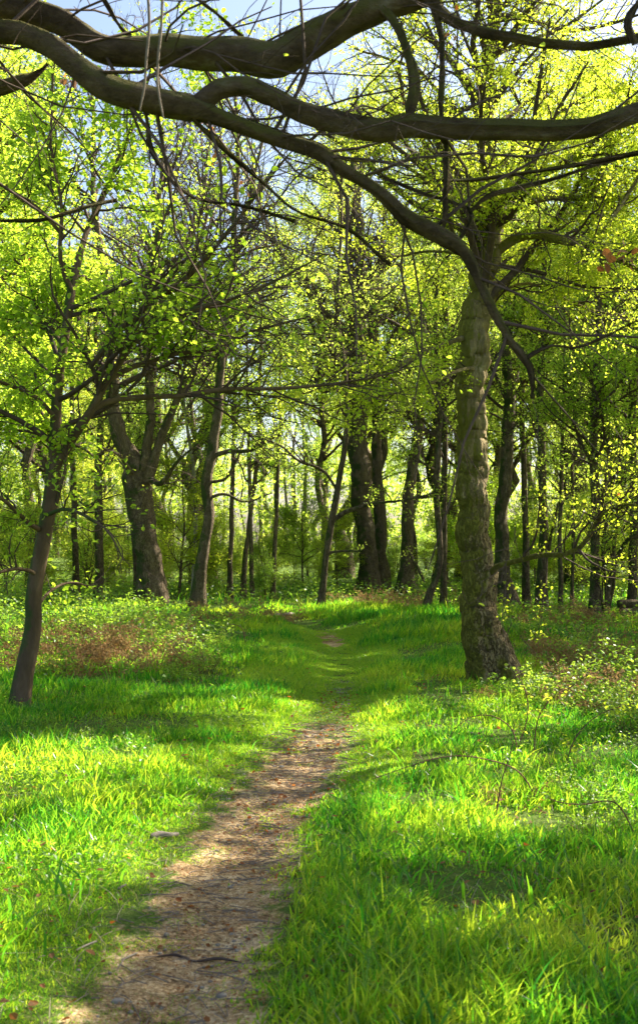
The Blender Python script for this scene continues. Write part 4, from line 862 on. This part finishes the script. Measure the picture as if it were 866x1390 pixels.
cane('short arching bramble cane in the grass below the old birch', [(705, 1000, 9.8), (690, 985, 9.8), (668, 972, 9.8), (645, 972, 9.8), (625, 982, 9.8), (603, 1012, 9.8)], nl=8)
cane('leafy bramble cane leaning right under the old birch', [(723, 990, 9.9), (735, 965, 9.9), (752, 945, 9.9), (775, 932, 9.9), (800, 915, 9.9), (826, 914, 9.9)], nl=70, leafm='leaf_birch')
cane('leafy bramble cane rising to the right edge from the grass', [(762, 1020, 9.2), (785, 995, 9.2), (810, 972, 9.2), (838, 960, 9.2), (870, 952, 9.2)], nl=80, leafm='leaf_birch')
cane('tall bramble cane with pale tip beside the birch foot', [(700, 985, 10.2), (716, 955, 10.2), (710, 930, 10.2), (700, 915, 10.2), (690, 905, 10.2)], nl=40, leafm='leaf_birch')
cane('dark bramble cane crossing the grass near the right edge', [(866, 1085, 7.3), (830, 1088, 7.3), (790, 1092, 7.3), (750, 1086, 7.3), (725, 1070, 7.3)], nl=30)
cane('upright thin reddish bramble shoot in the right-hand grass', [(672, 1085, 7.8), (682, 1055, 7.8), (690, 1030, 7.8), (697, 1005, 7.8)], nl=14)
cane('bramble cane arching out of the bracken mound on the left', [(335, 865, 20), (325, 850, 20), (312, 848, 20), (300, 858, 20), (292, 870, 20)], nl=6)

# fallen sticks
def stick(name, label, lst, m='deadwood', cat_='stick', K=8, lump=.25):
    P = [W(a, b, c) for a, b, c, w in lst]; R = [w*c/F*.5 for a, b, c, w in lst]
    for p, r in zip(P, R): p[2] = float(ground(p[0], p[1]))+r*.7+.004
    P, R = smooth_path(P, R, 18); R[0] *= .5; R[-1] *= .4
    org = P[0].copy(); G = Geo(); tubes(G, P[None], R[None], K, lump=lump)
    o = link(name, G.mesh(name, [M[m]], True, org)); o.location = org; return tag(o, label, cat_)
def gy(py): return CAMZ*F/(py-HOR)
stick('fallen_branch', 'pale dead wood chunk lying at the left edge of the path', [(205, 1116, gy(1116), 8), (218, 1114, gy(1113), 10), (230, 1112, gy(1112), 8), (243, 1107, gy(1108), 5)])
stick('fallen_branch', 'dark stick lying across the path in the foreground', [(212, 1253, gy(1252), 2), (236, 1248, gy(1248), 4), (268, 1256, gy(1254), 3), (292, 1251, gy(1252), 5), (328, 1262, gy(1260), 2)], m='twig')
stick('fallen_branch', 'thin pale stick on the left side of the path, nearest the camera', [(104, 1258, gy(1258), 3), (120, 1250, gy(1249), 3), (132, 1243, gy(1243), 3)])
stick('fallen_branch', 'short pale stick lying on the left of the path, further up', [(160, 1182, gy(1182), 3), (172, 1176, gy(1176), 3)])
stick('fallen_branch', 'thin pale stick crossing the lower path left of the dark stick', [(165, 1262, gy(1262), 3), (178, 1254, gy(1255), 3), (187, 1249, gy(1250), 2)])
stick('fallen_branch', 'pale dry stalk lying in the grass below the old birch', [(633, 962, gy(985), 4), (652, 968, gy(990), 3)])
stick('fallen_branch', 'pale dead branch lying on the grass where the path bends away', [(352, 833, gy(833), 3), (375, 829, gy(831), 5), (400, 827, gy(829), 4)])
# logs at the right edge: three separate logs
for lab, dx, dz, r, dy, le in (('mossy dark log at the bottom front of the pile by the right edge', 0, 0, .13, 0, 1.3), ('mossy dark log at the bottom rear of the pile by the right edge', .15, 0, .12, .27, 1.2), ('topmost mossy log of the pile by the right edge', -.02, .22, .11, .13, 1.)):
    x, y = gpx(842, 836); x += dx; y += dy
    z = float(ground(x, y))+r+dz-.02; n = 12
    P = np.stack([np.linspace(0, le, n), .05*np.sin(np.linspace(0, 3, n)), np.zeros(n)], -1); R = np.full(n, r); R[0] *= .96
    G = Geo(); tubes(G, P[None], R[None], 14, lump=.12)
    # end caps
    c = np.concatenate([P[:1]-np.array([[.002, 0, 0]]), P[:1]+np.array([[-.002, 0, 0]])])
    for e in (0, n-1):
        a = np.linspace(0, 6.283, 14, endpoint=False)
        ring = np.stack([np.full(14, P[e, 0]+(.001 if e else -.001)), P[e, 1]+np.cos(a)*R[e]*.97, np.sin(a)*R[e]*.97], -1)
        V = np.concatenate([ring, P[e:e+1]]); q = np.array([[i_, (i_+1) % 14, (i_+2) % 14, 14] for i_ in range(0, 14, 2)]); G.add(V, q, np.full(15, .5))
    o = link('log', G.mesh('log', [M['bark_oak']], True)); o.location = (x, y, z); tag(o, lab, 'log', 'log pile at the right edge')

# hanging pale strands under the boughs
for lab, pts in (('pale hanging bare creeper strand, left one below the upper bough', [(201, -10), (203, 30), (199, 80), (196, 120), (190, 150)]), ('pale hanging bare creeper strand, right one below the upper bough', [(221, -10), (219, 40), (215, 80), (214, 110), (222, 160)])):
    P = [W(a, b, 4.7) for a, b in pts]; P, R = smooth_path(P, [.006, .006, .0055, .005, .003], 20)
    org = P[0].copy(); G = Geo(); tubes(G, P[None], R[None], 6, lump=.15)
    o = link('creeper', G.mesh('creeper', [M['twig_pale']], True, org)); o.location = org; tag(o, lab, 'creeper')

# ------------------------------------------------------------------ sky, sun, camera
w = bpy.data.worlds.new('World'); scn.world = w; w.use_nodes = True
nt = w.node_tree; nt.nodes.clear()
sk = nt.nodes.new('ShaderNodeTexSky'); sk.sky_type = 'NISHITA'; sk.sun_disc = False
sk.sun_elevation = SUN_EL; sk.sun_rotation = SUN_AZ; sk.air_density = 1.0; sk.dust_density = 2.5; sk.ozone_density = 1.5
bg = nt.nodes.new('ShaderNodeBackground'); bg.inputs[1].default_value = .07
ow = nt.nodes.new('ShaderNodeOutputWorld'); nt.links.new(sk.outputs[0], bg.inputs[0]); nt.links.new(bg.outputs[0], ow.inputs[0])
sl = bpy.data.lights.new('sun', 'SUN'); sl.energy = 5.0; sl.angle = math.radians(.53); sl.color = (1, .92, .76)
so = bpy.data.objects.new('sun', sl); COL.objects.link(so)
so.rotation_euler = Vector((-SUND[0], -SUND[1], -SUND[2])).to_track_quat('-Z', 'Y').to_euler()
so.location = (20, 20, 30)
cam = bpy.data.cameras.new('camera'); co = bpy.data.objects.new('camera', cam); COL.objects.link(co)
co.location = (0, 0, CAMZ); co.rotation_euler = (math.radians(90), 0, 0)
cam.sensor_fit = 'VERTICAL'; cam.sensor_height = 36; cam.lens = 36*F/1390.0
cam.shift_y = (HOR-695)/1390.0*1.0; cam.clip_end = 4000; cam.clip_start = .05
cam.dof.use_dof = True; cam.dof.focus_distance = 12.5; cam.dof.aperture_fstop = 5.0
scn.camera = co
scn.render.resolution_x = 637; scn.render.resolution_y = 1024
vs = scn.view_settings; vs.view_transform = 'Standard'; vs.look = 'None'; vs.gamma = 1; vs.use_curve_mapping = False
vs.exposure = 1.92
scn.cycles.max_bounces = 5; scn.cycles.diffuse_bounces = 3; scn.cycles.transmission_bounces = 3; scn.cycles.glossy_bounces = 2
scn.cycles.sample_clamp_indirect = 6
scn.render.film_transparent = False
